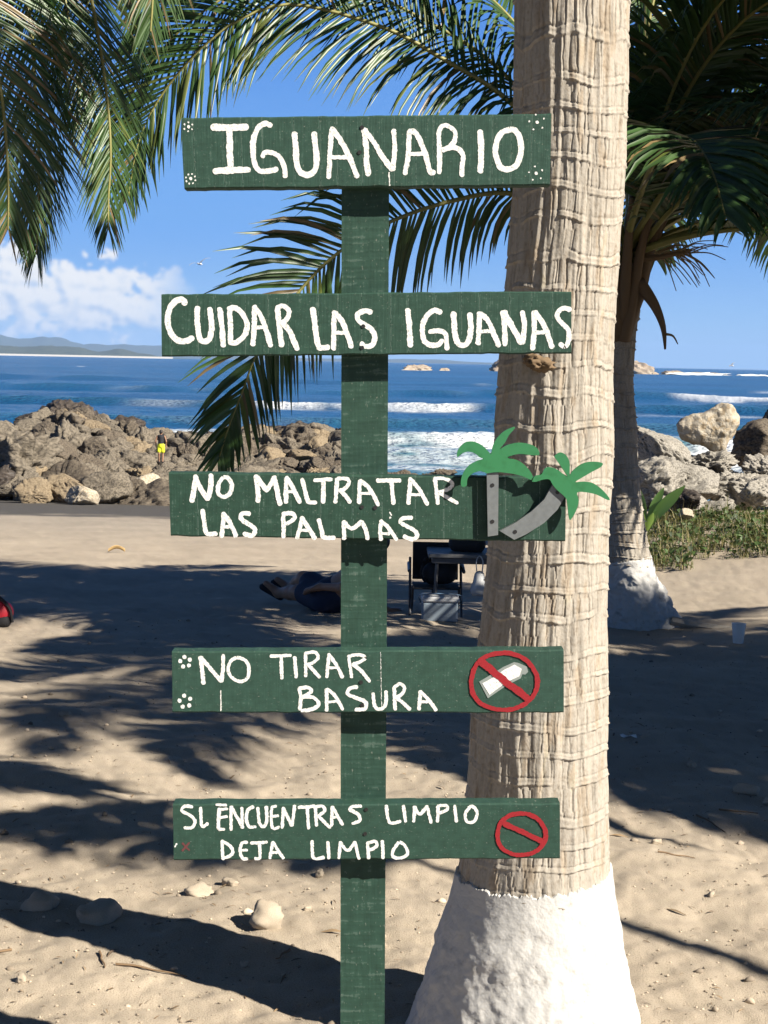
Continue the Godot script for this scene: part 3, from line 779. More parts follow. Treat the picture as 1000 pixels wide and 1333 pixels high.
func build_palms() -> void:
	mats.leaf = plain(Color(1, 1, 1), 0.42, 0.5)
	mats.leaf.vertex_color_use_as_albedo = true
	mats.leaf.backlight_enabled = true
	mats.leaf.backlight = Color(0.26, 0.34, 0.10).linear_to_srgb()
	mats.rib = plain(Color(0.20, 0.19, 0.055), 0.5)
	mats.dry_rib = plain(Color(0.24, 0.17, 0.09), 0.8)
	mats.bark = bark_material(Color(0.335, 0.306, 0.264), 21)
	mats.husk = plain(Color(0.13, 0.085, 0.045), 0.85)
	mats.lime = plain(Color(0.425, 0.418, 0.405), 0.9, 0.2)
	mats.lime.albedo_texture = noise_tex(25, 0.02, 5, [[0.0, Color(0.5, 0.45, 0.38)], [0.2, Color(0.9, 0.885, 0.86)], [0.36, Color(1, 1, 1)], [1.0, Color(0.97, 0.97, 0.97)]], 512)
	mats.lime.uv1_triplanar = true
	mats.lime.uv1_scale = Vector3.ONE * 2.5
	mats.lime.normal_enabled = true
	mats.lime.normal_texture = noise_tex(26, 0.05, 4, [], 512, 5.0)
	mats.lime.normal_scale = 0.4

	# the leaning palm beside the sign
	var at := Vector3(0.364, 0.0, -3.5)
	var t := thing("coconut_palm", "ringed pale trunk of leaning coconut palm right beside the green signpost, whitewashed foot", "palm tree", at)
	var path := []
	for r in NEAR_TRUNK: path.append([r[0], r[1] - at.x, 0.0, r[2]])
	path.append([3.6, 0.06, -0.02, 0.124])
	path.append([5.4, 0.16, -0.05, 0.118])
	piece("trunk", trunk_mesh(path, 0.36, 5.4, 600, 1060, 0.064, 0.0044, 0.0024, 3, 2.75), mats.bark, t)
	piece("whitewashed_foot", wash_mesh(path, -0.07, 0.425, 420, 240, 31, 0.009, 0.006, 0.012), mats.lime, t)
	var stub := piece("cut_leaf_stub", rock_mesh(71, 9, 0.4, 10), mats.husk, t)
	stub.position = STUB - at
	stub.scale = Vector3(0.034, 0.020, 0.03)
	crown(t, Vector3(0.16, 5.35, -0.05), 20, 3.6, 5, [[128, 24]])

	# the short palm behind it
	at = Vector3(1.93, ground_base(1.93, -11.4), -11.4)
	t = thing("coconut_palm", "short dark coconut palm with whitewashed foot growing behind the ringed trunk", "palm tree", at)
	path = []
	for r in FAR_TRUNK: path.append([r[0] - at.y, r[1] - at.x, 0.0, r[2]])
	piece("trunk", trunk_mesh(path, 0.42, path[-1][0], 160, 520, 0.10, 0.016, 0.006, 8), mats.bark, t)
	piece("whitewashed_foot", wash_mesh(path, -0.12, 0.50, 140, 90, 33, 0.03, 0.008, 0.03), mats.lime, t)
	rng.seed = 77
	var P := FROND_PATHS
	frond(t, vecs(P.F1, at), {leaf = 0.80, pairs = 140, start = 0.16, hang = 0.28, hang_base = 0.7, twist = -1.15, lift = 0.05, dead = 0.02, width = 0.0125, rib = 1.2})
	frond(t, vecs(P.F2, at), {leaf = 0.80, pairs = 96, start = 0.16, hang = 0.32, hang_base = 1.7, twist = 1.3, lift = 0.05, dead = 0.04, width = 0.017, rib = 1.2})
	frond(t, vecs(P.F1b, at), {leaf = 0.85, pairs = 130, hang = 0.6, twist = -0.4, width = 0.014})
	frond(t, vecs(P.F1c, at), {leaf = 0.8, pairs = 130, hang = 0.4, twist = -0.8, width = 0.014})
	frond(t, vecs(P.F1d, at), {leaf = 0.8, pairs = 130, start = 0.16, hang = 0.35, hang_base = 0.8, twist = -1.0, width = 0.0125})
	for nm in ["R1", "R2", "R3", "R4", "R5", "R6", "R7", "R8"]:
		frond(t, vecs(P[nm], at), {leaf = 0.95, pairs = 150, hang = rng.randf_range(0.35, 0.75), twist = rng.randf_range(-0.7, 0.9), width = 0.0165, rib = 1.3, dead = 0.05})
	var top := Vector3(P.F1[0][0], P.F1[0][1], P.F1[0][2]) - at
	for i in 6:
		frond(t, free_path(top, 0.25 + i * 0.42, 0.9 - 0.12 * i, 3.4, 0.9), {leaf = 0.85, pairs = 95, hang = 0.5, width = 0.018, rib = 1.3})
	for i in 7:
		frond(t, free_path(top, 1.15 + i * 0.33, 1.25 - 0.1 * i, 3.5, 0.75), {leaf = 0.9, pairs = 105, hang = 0.5, width = 0.019, rib = 1.3})
	# old leaf bases, flower stalk and dry spathe under the crown
	for i in 12:
		var a := i * TAU / 12.0
		var d := Vector3(cos(a), 0, sin(a))
		shoot(t, "leaf_base", [top + d * 0.03 + Vector3(0, -0.50 - 0.05 * (i % 3), 0), top + d * 0.13 + Vector3(0, -0.25, 0), top + d * 0.20 + Vector3(0, 0.05, 0), top + d * 0.34 + Vector3(0, 0.40, 0)], 0.055, 0.022, mats.husk)
	shoot(t, "dry_spathe", [top + Vector3(0.10, -0.18, 0.1), top + Vector3(0.22, -0.34, 0.12), top + Vector3(0.29, -0.50, 0.12), top + Vector3(0.31, -0.66, 0.12)], 0.055, 0.008, mats.husk)
	shoot(t, "dry_spathe", [top + Vector3(0.29, -0.55, 0.12), top + Vector3(0.36, -0.56, 0.12), top + Vector3(0.40, -0.62, 0.12)], 0.012, 0.004, mats.dry_rib)
	var stalk := shoot(t, "flower_stalk", [top + Vector3(0.08, -0.02, 0.1), top + Vector3(0.25, 0.0, 0.14), top + Vector3(0.46, 0.05, 0.16)], 0.03, 0.012, mats.husk)
	for i in 26:
		var b := top + Vector3(lerpf(0.2, 0.46, i / 25.0), 0.03, 0.15)
		var e := Vector3(rng.randf_range(0.12, 0.30), rng.randf_range(-0.22, 0.14), rng.randf_range(-0.15, 0.15))
		shoot(stalk, "flower_spike", [b, b + e * 0.55, b + e + Vector3(0, -0.05, 0)], 0.006, 0.003, mats.dry_rib)
	shoot(t, "surface_root", [Vector3(0.2, 0.07, 0.22), Vector3(0.5, 0.03, 0.26), Vector3(0.8, 0.02, 0.3), Vector3(1.3, 0.0, 0.3)], 0.035, 0.012, mats.bark)

	# the palm to the left, whose old leaves hang into the view
	at = Vector3(LEFT_CROWN.x - 0.5, ground_base(LEFT_CROWN.x - 0.5, LEFT_CROWN.z), LEFT_CROWN.z)
	t = thing("coconut_palm", "coconut palm with long drooping old leaves hanging beside the clouds", "palm tree", at)
	var rel := LEFT_CROWN - at
	piece("trunk", trunk_mesh([[-0.1, 0.0, 0.0, 0.26], [0.5, 0.02, 0.0, 0.17], [2.0, 0.2, 0.0, 0.14], [rel.y * 0.8, 0.4, 0.0, 0.13], [rel.y + 0.05, rel.x, 0.0, 0.13]], -0.05, rel.y, 60, 200, 0.09, 0.009, 0.004, 12), mats.bark, t)
	rng.seed = 31
	for nm in ["L1", "L2", "L3", "L4", "L5"]:
		frond(t, vecs(P[nm], at), {leaf = 0.55 if nm != "L3" else 0.6, pairs = 215, gaps = 0.12, start = 0.3, hang = 0.42, lift = -0.05, twist = {L1 = -0.9, L2 = 1.0, L3 = 0.6, L4 = -0.6, L5 = 0.8}[nm], dead = {L1 = 0.07, L2 = 0.05, L3 = 0.14, L4 = 0.06, L5 = 0.1}[nm], width = 0.0056})
	crown(t, rel, 16, 3.4, 55, [[90, 75]])

	# palms standing to the right, out of view, whose shadows lie on the sand
	shade_palm(Vector3(6.36, 0, -0.39), 3.7, 14, 91, [[-60, 115]], "coconut palm out on the right whose single long leaf shadows the foreground sand")
	var a1 := vecs([[6.28, 3.75, -0.47], [6.28, 4.10, -0.61], [5.69, 4.20, -1.17], [4.64, 4.00, -2.06], [3.51, 3.65, -2.54], [2.45, 3.25, -2.95]], Vector3(6.36, 0, -0.39))
	frond(get_node("coconut_palm_003"), a1, {leaf = 0.66, pairs = 95, start = 0.45, hang = 0.9, width = 0.034, rib = 2.2})
	shade_palm(Vector3(6.35, 0, -5.1), 4.4, 23, 92, [[14, 20]], "tall coconut palm on the right that shades the ground behind the sign")
	shade_palm(Vector3(5.2, 0, -8.9), 5.0, 22, 93, [[117, 35]], "tall coconut palm on the right that shades the short palm's crown")
	shade_palm(Vector3(7.3, 0, -4.3), 4.4, 16, 95, [[-70, 35]], "young coconut palm on the right that shades the path beside the ringed trunk", 2.3)
	shade_palm(Vector3(-5.2, 0, -2.6), 5.4, 26, 96, [], "unseen coconut palm added left of the sign to block sky light")  # added out of view so less sky light fills the shade
	shade_palm(Vector3(-3.4, 0, 2.6), 5.6, 26, 97, [], "unseen coconut palm added behind the viewer on the left to block sky light")  # another unseen palm, added to darken the sky fill from behind
	shade_palm(Vector3(9.3, 0, -4.8), 5.0, 26, 94, [[-29, 25]], "tall coconut palm standing farthest out on the right")
	# unseen palms added left of and behind the viewer to block sky light
	var grove := [get_node("coconut_palm_004"), get_node("coconut_palm_005"), get_node("coconut_palm_008")]
	var g := 0
	for p in [[-6.0, 5.2, "behind the viewer on the left"], [-2.4, 7.0, "behind the viewer and slightly left"], [1.8, 6.6, "straight behind the viewer"], [-8.6, 1.2, "far out on the left"], [-9.0, -4.2, "far left towards the sea"], [4.8, 9.2, "farthest inland"], [-5.6, 9.5, "far back on the left"]]:
		var c: Node3D = grove[g % 3].duplicate()
		c.name = numbered("coconut_palm")
		add_child(c)
		c.position = Vector3(p[0], ground_base(p[0], p[1]), p[1])
		c.rotation.y = g * 1.1
		tag(c, "unseen coconut palm added to block sky light, " + p[2], "palm tree", "palms added outside the view to block sky light")
		g += 1

func shade_palm(at: Vector3, height: float, count: int, seed_: int, skip: Array, label: String, reach := 3.5) -> void:
	at.y = ground_base(at.x, at.z)
	var t := thing("coconut_palm", label, "palm tree", at)
	piece("trunk", trunk_mesh([[-0.1, 0.0, 0.0, 0.26], [0.4, 0.0, 0.0, 0.17], [1.6, 0.05, 0.0, 0.14], [height * 0.7, 0.05, 0.0, 0.13], [height + 0.05, 0.0, 0.0, 0.12]], -0.05, height, 48, 160, 0.09, 0.009, 0.004, seed_), mats.bark, t)
	piece("whitewashed_foot", wash_mesh([[-0.1, 0.0, 0.0, 0.26], [0.4, 0.0, 0.0, 0.17], [1.6, 0.05, 0.0, 0.14]], -0.05, 0.5, 48, 30, seed_, 0.02, 0.008), mats.lime, t)
	crown(t, Vector3(0, height, 0), count, reach, seed_, skip)

# ---------------------------------------------------------------- the sign
func stroke(pts: PackedVector2Array, width: float, z: float, st: SurfaceTool, wn: FastNoiseLite) -> void:
	var line := []
	for p in pts: line.append(p)
	if line.size() == 1: line.append(line[0] + Vector2(0.001, 0))
	var dense := smooth_line(line, 7) if line.size() > 2 else line
	var total := 0.0
	for i in range(1, dense.size()): total += dense[i].distance_to(dense[i - 1])
	var n := clampi(int(total / 0.0022), 6, 90)
	dense = even(dense, n)
	var half := width / 2
	var left := []
	var right := []
	var mid := []
	var stops := []
	var d0: Vector2 = (dense[0] - dense[1]).normalized()
	var d1: Vector2 = (dense[n - 1] - dense[n - 2]).normalized()
	var closed: bool = total > 0.02 and dense[0].distance_to(dense[n - 1]) < 0.002
	if not closed:
		for k in [1.0, 0.8]: stops.append([dense[0] + d0 * half * 0.7 * k, -d0, sqrt(1.0 - k * k * 0.97)])
	for i in n:
		var tg: Vector2 = (dense[mini(i + 1, n - 1)] - dense[maxi(i - 1, 0)]).normalized()
		stops.append([dense[i], tg, 1.0])
	if not closed:
		for k in [0.8, 1.0]: stops.append([dense[n - 1] + d1 * half * 0.7 * k, d1, sqrt(1.0 - k * k * 0.97)])
	for s in stops:
		var c: Vector2 = s[0]
		var nr := Vector2(-s[1].y, s[1].x)
		var a: float = half * s[2] * (1.0 + 0.22 * wn.get_noise_2d(c.x * 38.0, c.y * 38.0)) + 0.0011 * wn.get_noise_2d(c.x * 700.0, c.y * 700.0)
		var b: float = half * s[2] * (1.0 + 0.22 * wn.get_noise_2d(c.x * 38.0 + 50.0, c.y * 38.0)) + 0.0011 * wn.get_noise_2d(c.x * 700.0 + 90.0, c.y * 700.0)
		left.append(c + nr * a)
		right.append(c - nr * b)
		mid.append(c)
	for i in stops.size() - 1:
		var rows := []
		for j in [i, i + 1]:
			var film := z + 0.00006 * wn.get_noise_2d(mid[j].x * 260.0, mid[j].y * 260.0)
			rows.append([Vector3(left[j].x, left[j].y, film), Vector3(right[j].x, right[j].y, film)])
		var q := [rows[0][0], rows[0][1], rows[1][1], rows[1][0]]
		if (q[2] - q[0]).cross(q[1] - q[0]).z < 0: q.reverse()
		for j in [0, 1, 2, 0, 2, 3]: st.add_vertex(q[j])

func painted(called: String, strokes: Array, mat: Material, parent: Node3D, lift := 0.0004) -> MeshInstance3D:
	var st := SurfaceTool.new()
	st.begin(Mesh.PRIMITIVE_TRIANGLES)
	st.set_smooth_group(0)
	var wn := noise(int(strokes[0][1] * 3) % 997, 1.0, 2)
	var k := 0
	for s in strokes:
		stroke(pairs(s.slice(1)), s[0] * 0.001, lift + 0.00016 * k, st, wn)
		k += 1
	st.index()
	st.generate_normals()
	return piece(called, st.commit(), mat, parent)

# rough-sawn painted timber: albedo and relief computed for one board; u along the board, v up, vertical saw marks, lengthwise grain
func timber(seed_: int, w: int, h: int, kerfs: Array, saw: float, across: bool, fade := 1.0) -> StandardMaterial3D:
	var im := Image.create(w, h, false, Image.FORMAT_RGB8)
	var hm := Image.create(w, h, false, Image.FORMAT_RGB8)
	var grain := noise(seed_, 1.0, 4)
	var mark := noise(seed_ + 1, 1.0, 3)
	var worn := noise(seed_ + 2, 1.0, 4)
	for y in h:
		for x in w:
			var lx := float(y if across else x)
			var ly := float(x if across else y)
			var g := grain.get_noise_2d(lx * 0.010 + 0.6 * worn.get_noise_2d(lx * 0.02, ly * 0.02), ly * 0.11)
			var s := mark.get_noise_2d(lx * 0.13 + 0.0025 * ly, ly * 0.006)
			var p := worn.get_noise_2d(lx * 0.03, ly * 0.03)
			var t := 1.0 + 0.07 * g + saw * 0.10 * s + 0.22 * p
			var hgt := 0.5 + 0.13 * g + saw * 0.15 * s
			var c := Color(0.0205 * t * fade, 0.052 * t * lerpf(1.0, fade, 0.7), 0.0375 * t * fade)
			# paint rubbed thin on the proud fibres
			var rub := smoothstep(0.46, 0.62, s * saw * 0.8 + g * 0.4 + p * 0.45)
			c = c.lerp(Color(0.075, 0.115, 0.095), rub * 0.6)
			var chip := worn.get_noise_2d(lx * 0.09 + 300.0, ly * 0.14)
			if chip > 0.52: c = c.lerp(Color(0.16, 0.17, 0.145), smoothstep(0.52, 0.6, chip) * 0.8)
			for k in kerfs:
				var dist := absf(lx - k - 1.5 * p)
				if dist < 2.6:
					var depth := 1.0 - smoothstep(0.6, 2.4, dist)
					hgt -= 0.25 * depth
					if dist > 0.7 and lx > k and worn.get_noise_2d(k, ly * 0.06) > -0.25: c = c.lerp(Color(0.095, 0.14, 0.118), 0.8)
			im.set_pixel(x, y, c.linear_to_srgb())
			hm.set_pixel(x, y, Color(hgt, hgt, hgt))
	hm.bump_map_to_normal_map(2.2)
	var m := StandardMaterial3D.new()
	m.albedo_texture = ImageTexture.create_from_image(im)
	m.normal_enabled = true
	m.normal_texture = ImageTexture.create_from_image(hm)
	m.normal_scale = 0.6
	m.roughness = 0.62
	m.metallic_specular = 0.35
	return m

# sawn board from its front corners: slightly uneven edges, eased arrises
func board_mesh(q: PackedVector2Array, thick: float, seed_: int) -> ArrayMesh:
	var nn := noise(seed_, 1.0, 3)
	var cols := 60
	var v := PackedVector3Array()
	var uv := PackedVector2Array()
	var e := 0.0025
	var ring := []
	# (v position, inset in y, depth)
	ring = [[0.0, e, 0.0], [0.5, 0.0, 0.0], [1.0, -e, 0.0], [1.0, 0.0, -e], [1.0, 0.0, -thick], [0.0, 0.0, -thick], [0.0, 0.0, -e], [0.0, e, 0.0]]
	for r in ring:
		for i in cols + 1:
			var u := i / float(cols)
			var b := q[3].lerp(q[2], u)
			var t := q[0].lerp(q[1], u)
			b.y += 0.0016 * nn.get_noise_2d(u * 9.0, 3.0) + 0.0008 * nn.get_noise_2d(u * 60.0, 3.0)
			t.y += 0.0016 * nn.get_noise_2d(u * 9.0, 8.0) + 0.0008 * nn.get_noise_2d(u * 60.0, 8.0)
			var p := b.lerp(t, r[0])
			p.y += r[1]
			if i == 0: p.x += 0.0012 * nn.get_noise_2d(r[0] * 5.0, 1.0)
			v.append(Vector3(p.x, p.y, r[2]))
			uv.append(Vector2(u, 1.0 - r[0] if r[2] > -e * 1.5 else 0.3 + r[2] * 6.0))
	var idx := grid_index(cols + 1, ring.size(), true)
	# fix facing: front normal must look to +z
	var f := (v[idx[2]] - v[idx[0]]).cross(v[idx[1]] - v[idx[0]])
	if f.z < 0:
		idx = grid_index(cols + 1, ring.size(), false)
	for side in [0, cols]:
		var o := v.size()
		var outward := -1.0 if side == 0 else 1.0
		for r in [0, 2, 3, 4, 5, 6]:
			v.append(v[r * (cols + 1) + side])
			uv.append(Vector2(0.02 + 0.02 * r, 0.2 + 0.1 * r))
		for k in range(1, 5):
			var a := o
			var b2 := o + k
			var c := o + k + 1
			if (v[c] - v[a]).cross(v[b2] - v[a]).x * outward < 0:
				var tmp := b2
				b2 = c
				c = tmp
			idx.append_array([a, b2, c])
	return sharp(v, idx, uv)

# split vertices so that faces keep hard edges beyond 40 degrees
func sharp(v: PackedVector3Array, idx: PackedInt32Array, uv: PackedVector2Array) -> ArrayMesh:
	var st := SurfaceTool.new()
	st.begin(Mesh.PRIMITIVE_TRIANGLES)
	st.set_smooth_group(-1)
	for i in idx:
		st.set_uv(uv[i])
		st.add_vertex(v[i])
	st.generate_normals()
	st.generate_tangents()
	return st.commit()

func build_sign() -> void:
	var t := thing("wooden_signpost", "green painted wooden post carrying five hand-lettered boards in the sand", "signpost", SIGN_AT)
	var white := plain(Color(0.66, 0.66, 0.645), 0.55, 0.4)
	white.albedo_texture = noise_tex(61, 0.05, 4, [[0.0, Color(0.30, 0.36, 0.33)], [0.2, Color(0.62, 0.65, 0.63)], [0.32, Color(0.92, 0.92, 0.91)], [0.5, Color(1, 1, 1)], [1.0, Color(1, 1, 1)]], 256)
	white.uv1_triplanar = true
	white.uv1_scale = Vector3.ONE * 14.0
	var red := plain(Color(0.27, 0.014, 0.02), 0.55, 0.4)
	red.albedo_texture = noise_tex(62, 0.06, 4, [[0.0, Color(0.6, 0.6, 0.6)], [0.35, Color(0.9, 0.9, 0.9)], [1.0, Color(1, 1, 1)]], 256)
	red.uv1_triplanar = true
	red.uv1_scale = Vector3.ONE * 14.0
	var faded := plain(Color(0.10, 0.028, 0.03), 0.6)
	var grey := plain(Color(0.20, 0.23, 0.22), 0.6)
	var dark := plain(Color(0.012, 0.012, 0.012), 0.5)
	# post
	var pq := pairs(POST)
	pq[2].y = -0.06
	pq[3].y = -0.06
	var w := pq[1].x - pq[0].x
	var pm := board_mesh(PackedVector2Array([Vector2(pq[0].x, pq[0].y), Vector2(pq[1].x, pq[1].y), pq[2], pq[3]]), 0.089, 400)
	var post := piece("post", pm, timber(500, 96, 1400, [], 1.5, true), t)
	post.position.z = -0.0385
	var names := ["board reading IGUANARIO", "board reading CUIDAR LAS IGUANAS", "board reading NO MALTRATAR LAS PALMAS with two metal palms", "board reading NO TIRAR BASURA with crossed-out bottle", "board reading SI ENCUENTRAS LIMPIO DEJA LIMPIO with red prohibition ring"]
	var boards := []
	for i in 5:
		var q := pairs(BOARDS[i])
		var kerfs := []
		if i == 1:
			for k in 17: kerfs.append(22.0 + k * 60.0 + 9.0 * sin(k * 2.3))
		elif i == 0:
			for k in 15: kerfs.append(30.0 + k * 68.0 + 14.0 * sin(k * 1.7))
		elif i == 2:
			for k in 12: kerfs.append(70.0 + k * 80.0 + 10.0 * sin(k * 3.1))
		var b := piece("board", board_mesh(q, 0.038, 300 + i), timber(510 + i * 7, 1024, 180, kerfs, [1.0, 1.0, 0.9, 0.6, 0.45][i], false, [1.08, 1.0, 0.9, 1.12, 1.05][i]), t)
		tag(b, names[i])
		boards.append(b)
	for l in LETTERS: painted("letter", l[1], white, boards[l[0]])
	# crossed-out bottle, then rings
	piece("painted_bottle_outline", plate(pairs(BOTTLE_EDGE), 0.0009, 0.0006), grey, boards[3])
	piece("painted_bottle", plate(pairs(BOTTLE), 0.0014, 0.0006), white, boards[3])
	for l in FADED_CROSS: painted("faded_red_cross", l[1], faded, boards[l[0]])
	for l in RED_SIGNS: painted("prohibition_ring", l[1], red, boards[l[0]], 0.0018)
	var wn := noise(9, 1.0, 2)
	for r in ROSETTES:
		var c := Vector2(r[1], r[2]) * 0.001
		var st := SurfaceTool.new()
		st.begin(Mesh.PRIMITIVE_TRIANGLES)
		st.set_smooth_group(0)
		var dot := 0.0037 if r[0] == 3 else 0.0015
		for k in r[4]:
			var a: float = TAU * k / r[4] + 0.5
			var p: Vector2 = c + Vector2(cos(a), sin(a)) * r[3] * 0.001
			stroke(PackedVector2Array([p - Vector2(dot * 0.3, 0), p + Vector2(dot * 0.3, 0.0004)]), dot * 2.0, 0.0004, st, wn)
		if r[0] == 0: stroke(PackedVector2Array([c, c + Vector2(0.001, 0.0008)]), 0.006, 0.0006, st, wn)
		st.index()
		st.generate_normals()
		piece("painted_rosette", st.commit(), white, boards[r[0]])
	var disc := CylinderMesh.new()
	disc.top_radius = 0.0036
	disc.bottom_radius = 0.0036
	disc.height = 0.003
	disc.radial_segments = 14
	disc.rings = 1
	for s in SCREWS:
		var o := piece("screw", disc, dark, boards[s[0]])
		o.rotation.x = PI / 2
		o.position = Vector3(s[1] * 0.001, s[2] * 0.001, 0.0)
	# sheet-metal palms screwed on to the third board
	var steel := plain(Color(0.17, 0.185, 0.19), 0.5, 0.5)
	steel.metallic = 0.25
	steel.albedo_texture = noise_tex(63, 0.03, 4, [[0.0, Color(0.75, 0.75, 0.75)], [1.0, Color(1, 1, 1)]], 256)
	steel.uv1_triplanar = true
	steel.uv1_scale = Vector3.ONE * 9.0
	var leafy := plain(Color(0.022, 0.15, 0.055), 0.5, 0.5)
	leafy.albedo_texture = noise_tex(64, 0.025, 4, [[0.0, Color(0.72, 0.8, 0.72)], [0.45, Color(1, 1, 1)], [0.75, Color(1, 1, 1)], [1.0, Color(1.0, 1.0, 1.0)]], 256)
	leafy.uv1_triplanar = true
	leafy.uv1_scale = Vector3.ONE * 6.0
	var holes := pairs(METAL_HOLES)
	for i in 2:
		var strip := piece("metal_palm_trunk", plate(pairs(METAL_TRUNKS[i]), 0.016, 0.012), steel, boards[2])
		for k in [i * 2, i * 2 + 1]:
			var o := piece("screw", disc, dark, strip)
			o.rotation.x = PI / 2
			o.position = Vector3(holes[k].x, holes[k].y, 0.0155)
		var outline := []
		for p in pairs(METAL_CROWNS[i]): outline.append(p)
		outline.append(outline[0])
		var sm := PackedVector2Array(smooth_line(outline, 3))
		sm.remove_at(sm.size() - 1)
		piece("metal_palm_crown", plate(sm if Geometry2D.triangulate_polygon(sm).size() else pairs(METAL_CROWNS[i]), 0.0195 + 0.002 * i, 0.004), leafy, boards[2])

# ---------------------------------------------------------------- rocks
func rock_mesh(seed_: int, cuts: int, rough: float, n := 11) -> ArrayMesh:
	var r := RandomNumberGenerator.new()
	r.seed = seed_
	var planes := []
	for i in cuts:
		var d := Vector3(r.randfn(), r.randfn(), r.randfn()).normalized()
		planes.append([d, r.randf_range(0.58, 1.0)])
	var bed := Vector3(r.randfn() * 0.5, 1.0, r.randfn() * 0.5).normalized()
	var joint := Vector3(1.0, r.randfn() * 0.3, r.randfn()).normalized()
	var ns := noise(seed_, 1.5, 5)
	var cr := noise(seed_ + 5, 2.4, 2)
	var v := PackedVector3Array()
	var idx := PackedInt32Array()
	var faces := [[Vector3.RIGHT, Vector3.UP, Vector3.BACK], [Vector3.LEFT, Vector3.UP, Vector3.FORWARD], [Vector3.UP, Vector3.BACK, Vector3.RIGHT], [Vector3.DOWN, Vector3.FORWARD, Vector3.RIGHT], [Vector3.BACK, Vector3.RIGHT, Vector3.UP], [Vector3.FORWARD, Vector3.LEFT, Vector3.UP]]
	var at := {}
	for f in faces:
		var ids := []
		for j in n + 1:
			for i in n + 1:
				var p: Vector3 = f[0] + f[1] * tan((2.0 * j / n - 1.0) * PI / 4) + f[2] * tan((2.0 * i / n - 1.0) * PI / 4)
				var d := p.normalized()
				var key := (d * 500).round()
				if not at.has(key):
					var rad := 1.15
					for q in planes:
						var c: float = d.dot(q[0])
						if c > 0.05: rad = minf(rad, q[1] / c)
					rad *= 1.0 + rough * ns.get_noise_3dv(d * 1.3) + rough * 0.45 * ns.get_noise_3dv(d * 4.0)
					rad -= 0.10 * (1.0 - smoothstep(0.0, 0.10, absf(cr.get_noise_3dv(d))))
					var layer := fposmod(d.dot(bed) * 2.6 + 0.7 * cr.get_noise_3dv(d * 0.6), 1.0)
					rad += rough * (0.18 * layer - 0.09)
					var slab := fposmod(d.dot(joint) * 1.7 + 0.6 * cr.get_noise_3dv(d * 0.6 + Vector3.ONE), 1.0)
					rad += rough * (0.16 * slab - 0.08)
					at[key] = v.size()
					v.append(d * rad)
				ids.append(at[key])
		for j in n:
			for i in n:
				var a: int = ids[j * (n + 1) + i]
				var b: int = ids[j * (n + 1) + i + 1]
				var c: int = ids[(j + 1) * (n + 1) + i]
				var e: int = ids[(j + 1) * (n + 1) + i + 1]
				for tri in [[a, b, c], [b, e, c]]:
					var g := (v[tri[2]] - v[tri[0]]).cross(v[tri[1]] - v[tri[0]])
					if g.dot(v[tri[0]]) < 0: tri = [tri[0], tri[2], tri[1]]
					idx.append_array(tri)
	return commit(v, idx)

func stone_material(c: Color, lo: Color, seed_: int, scale := 1.0) -> StandardMaterial3D:
	var m := plain(Color(1, 1, 1), 0.9, 0.25)
	m.albedo_texture = noise_tex(seed_, 0.018, 5, [[0.0, lo * 0.6], [0.35, lo], [0.52, c], [0.75, c * 1.12], [1.0, c * 0.9]], 512)
	m.uv1_triplanar = true
	m.uv1_scale = Vector3.ONE * 0.55 * scale
	m.normal_enabled = true
	m.normal_texture = noise_tex(seed_ + 1, 0.03, 5, [], 512, 9.0)
	m.normal_scale = 0.9
	return m

func rock(called: String, mesh: Mesh, mat: Material, at: Vector3, size: Vector3, turn: Vector3, label: String, group: String) -> MeshInstance3D:
	var o := piece(called, mesh, mat)
	o.position = at
	o.rotation = turn
	o.scale = size
	tag(o, label, "rock", group)
	return o

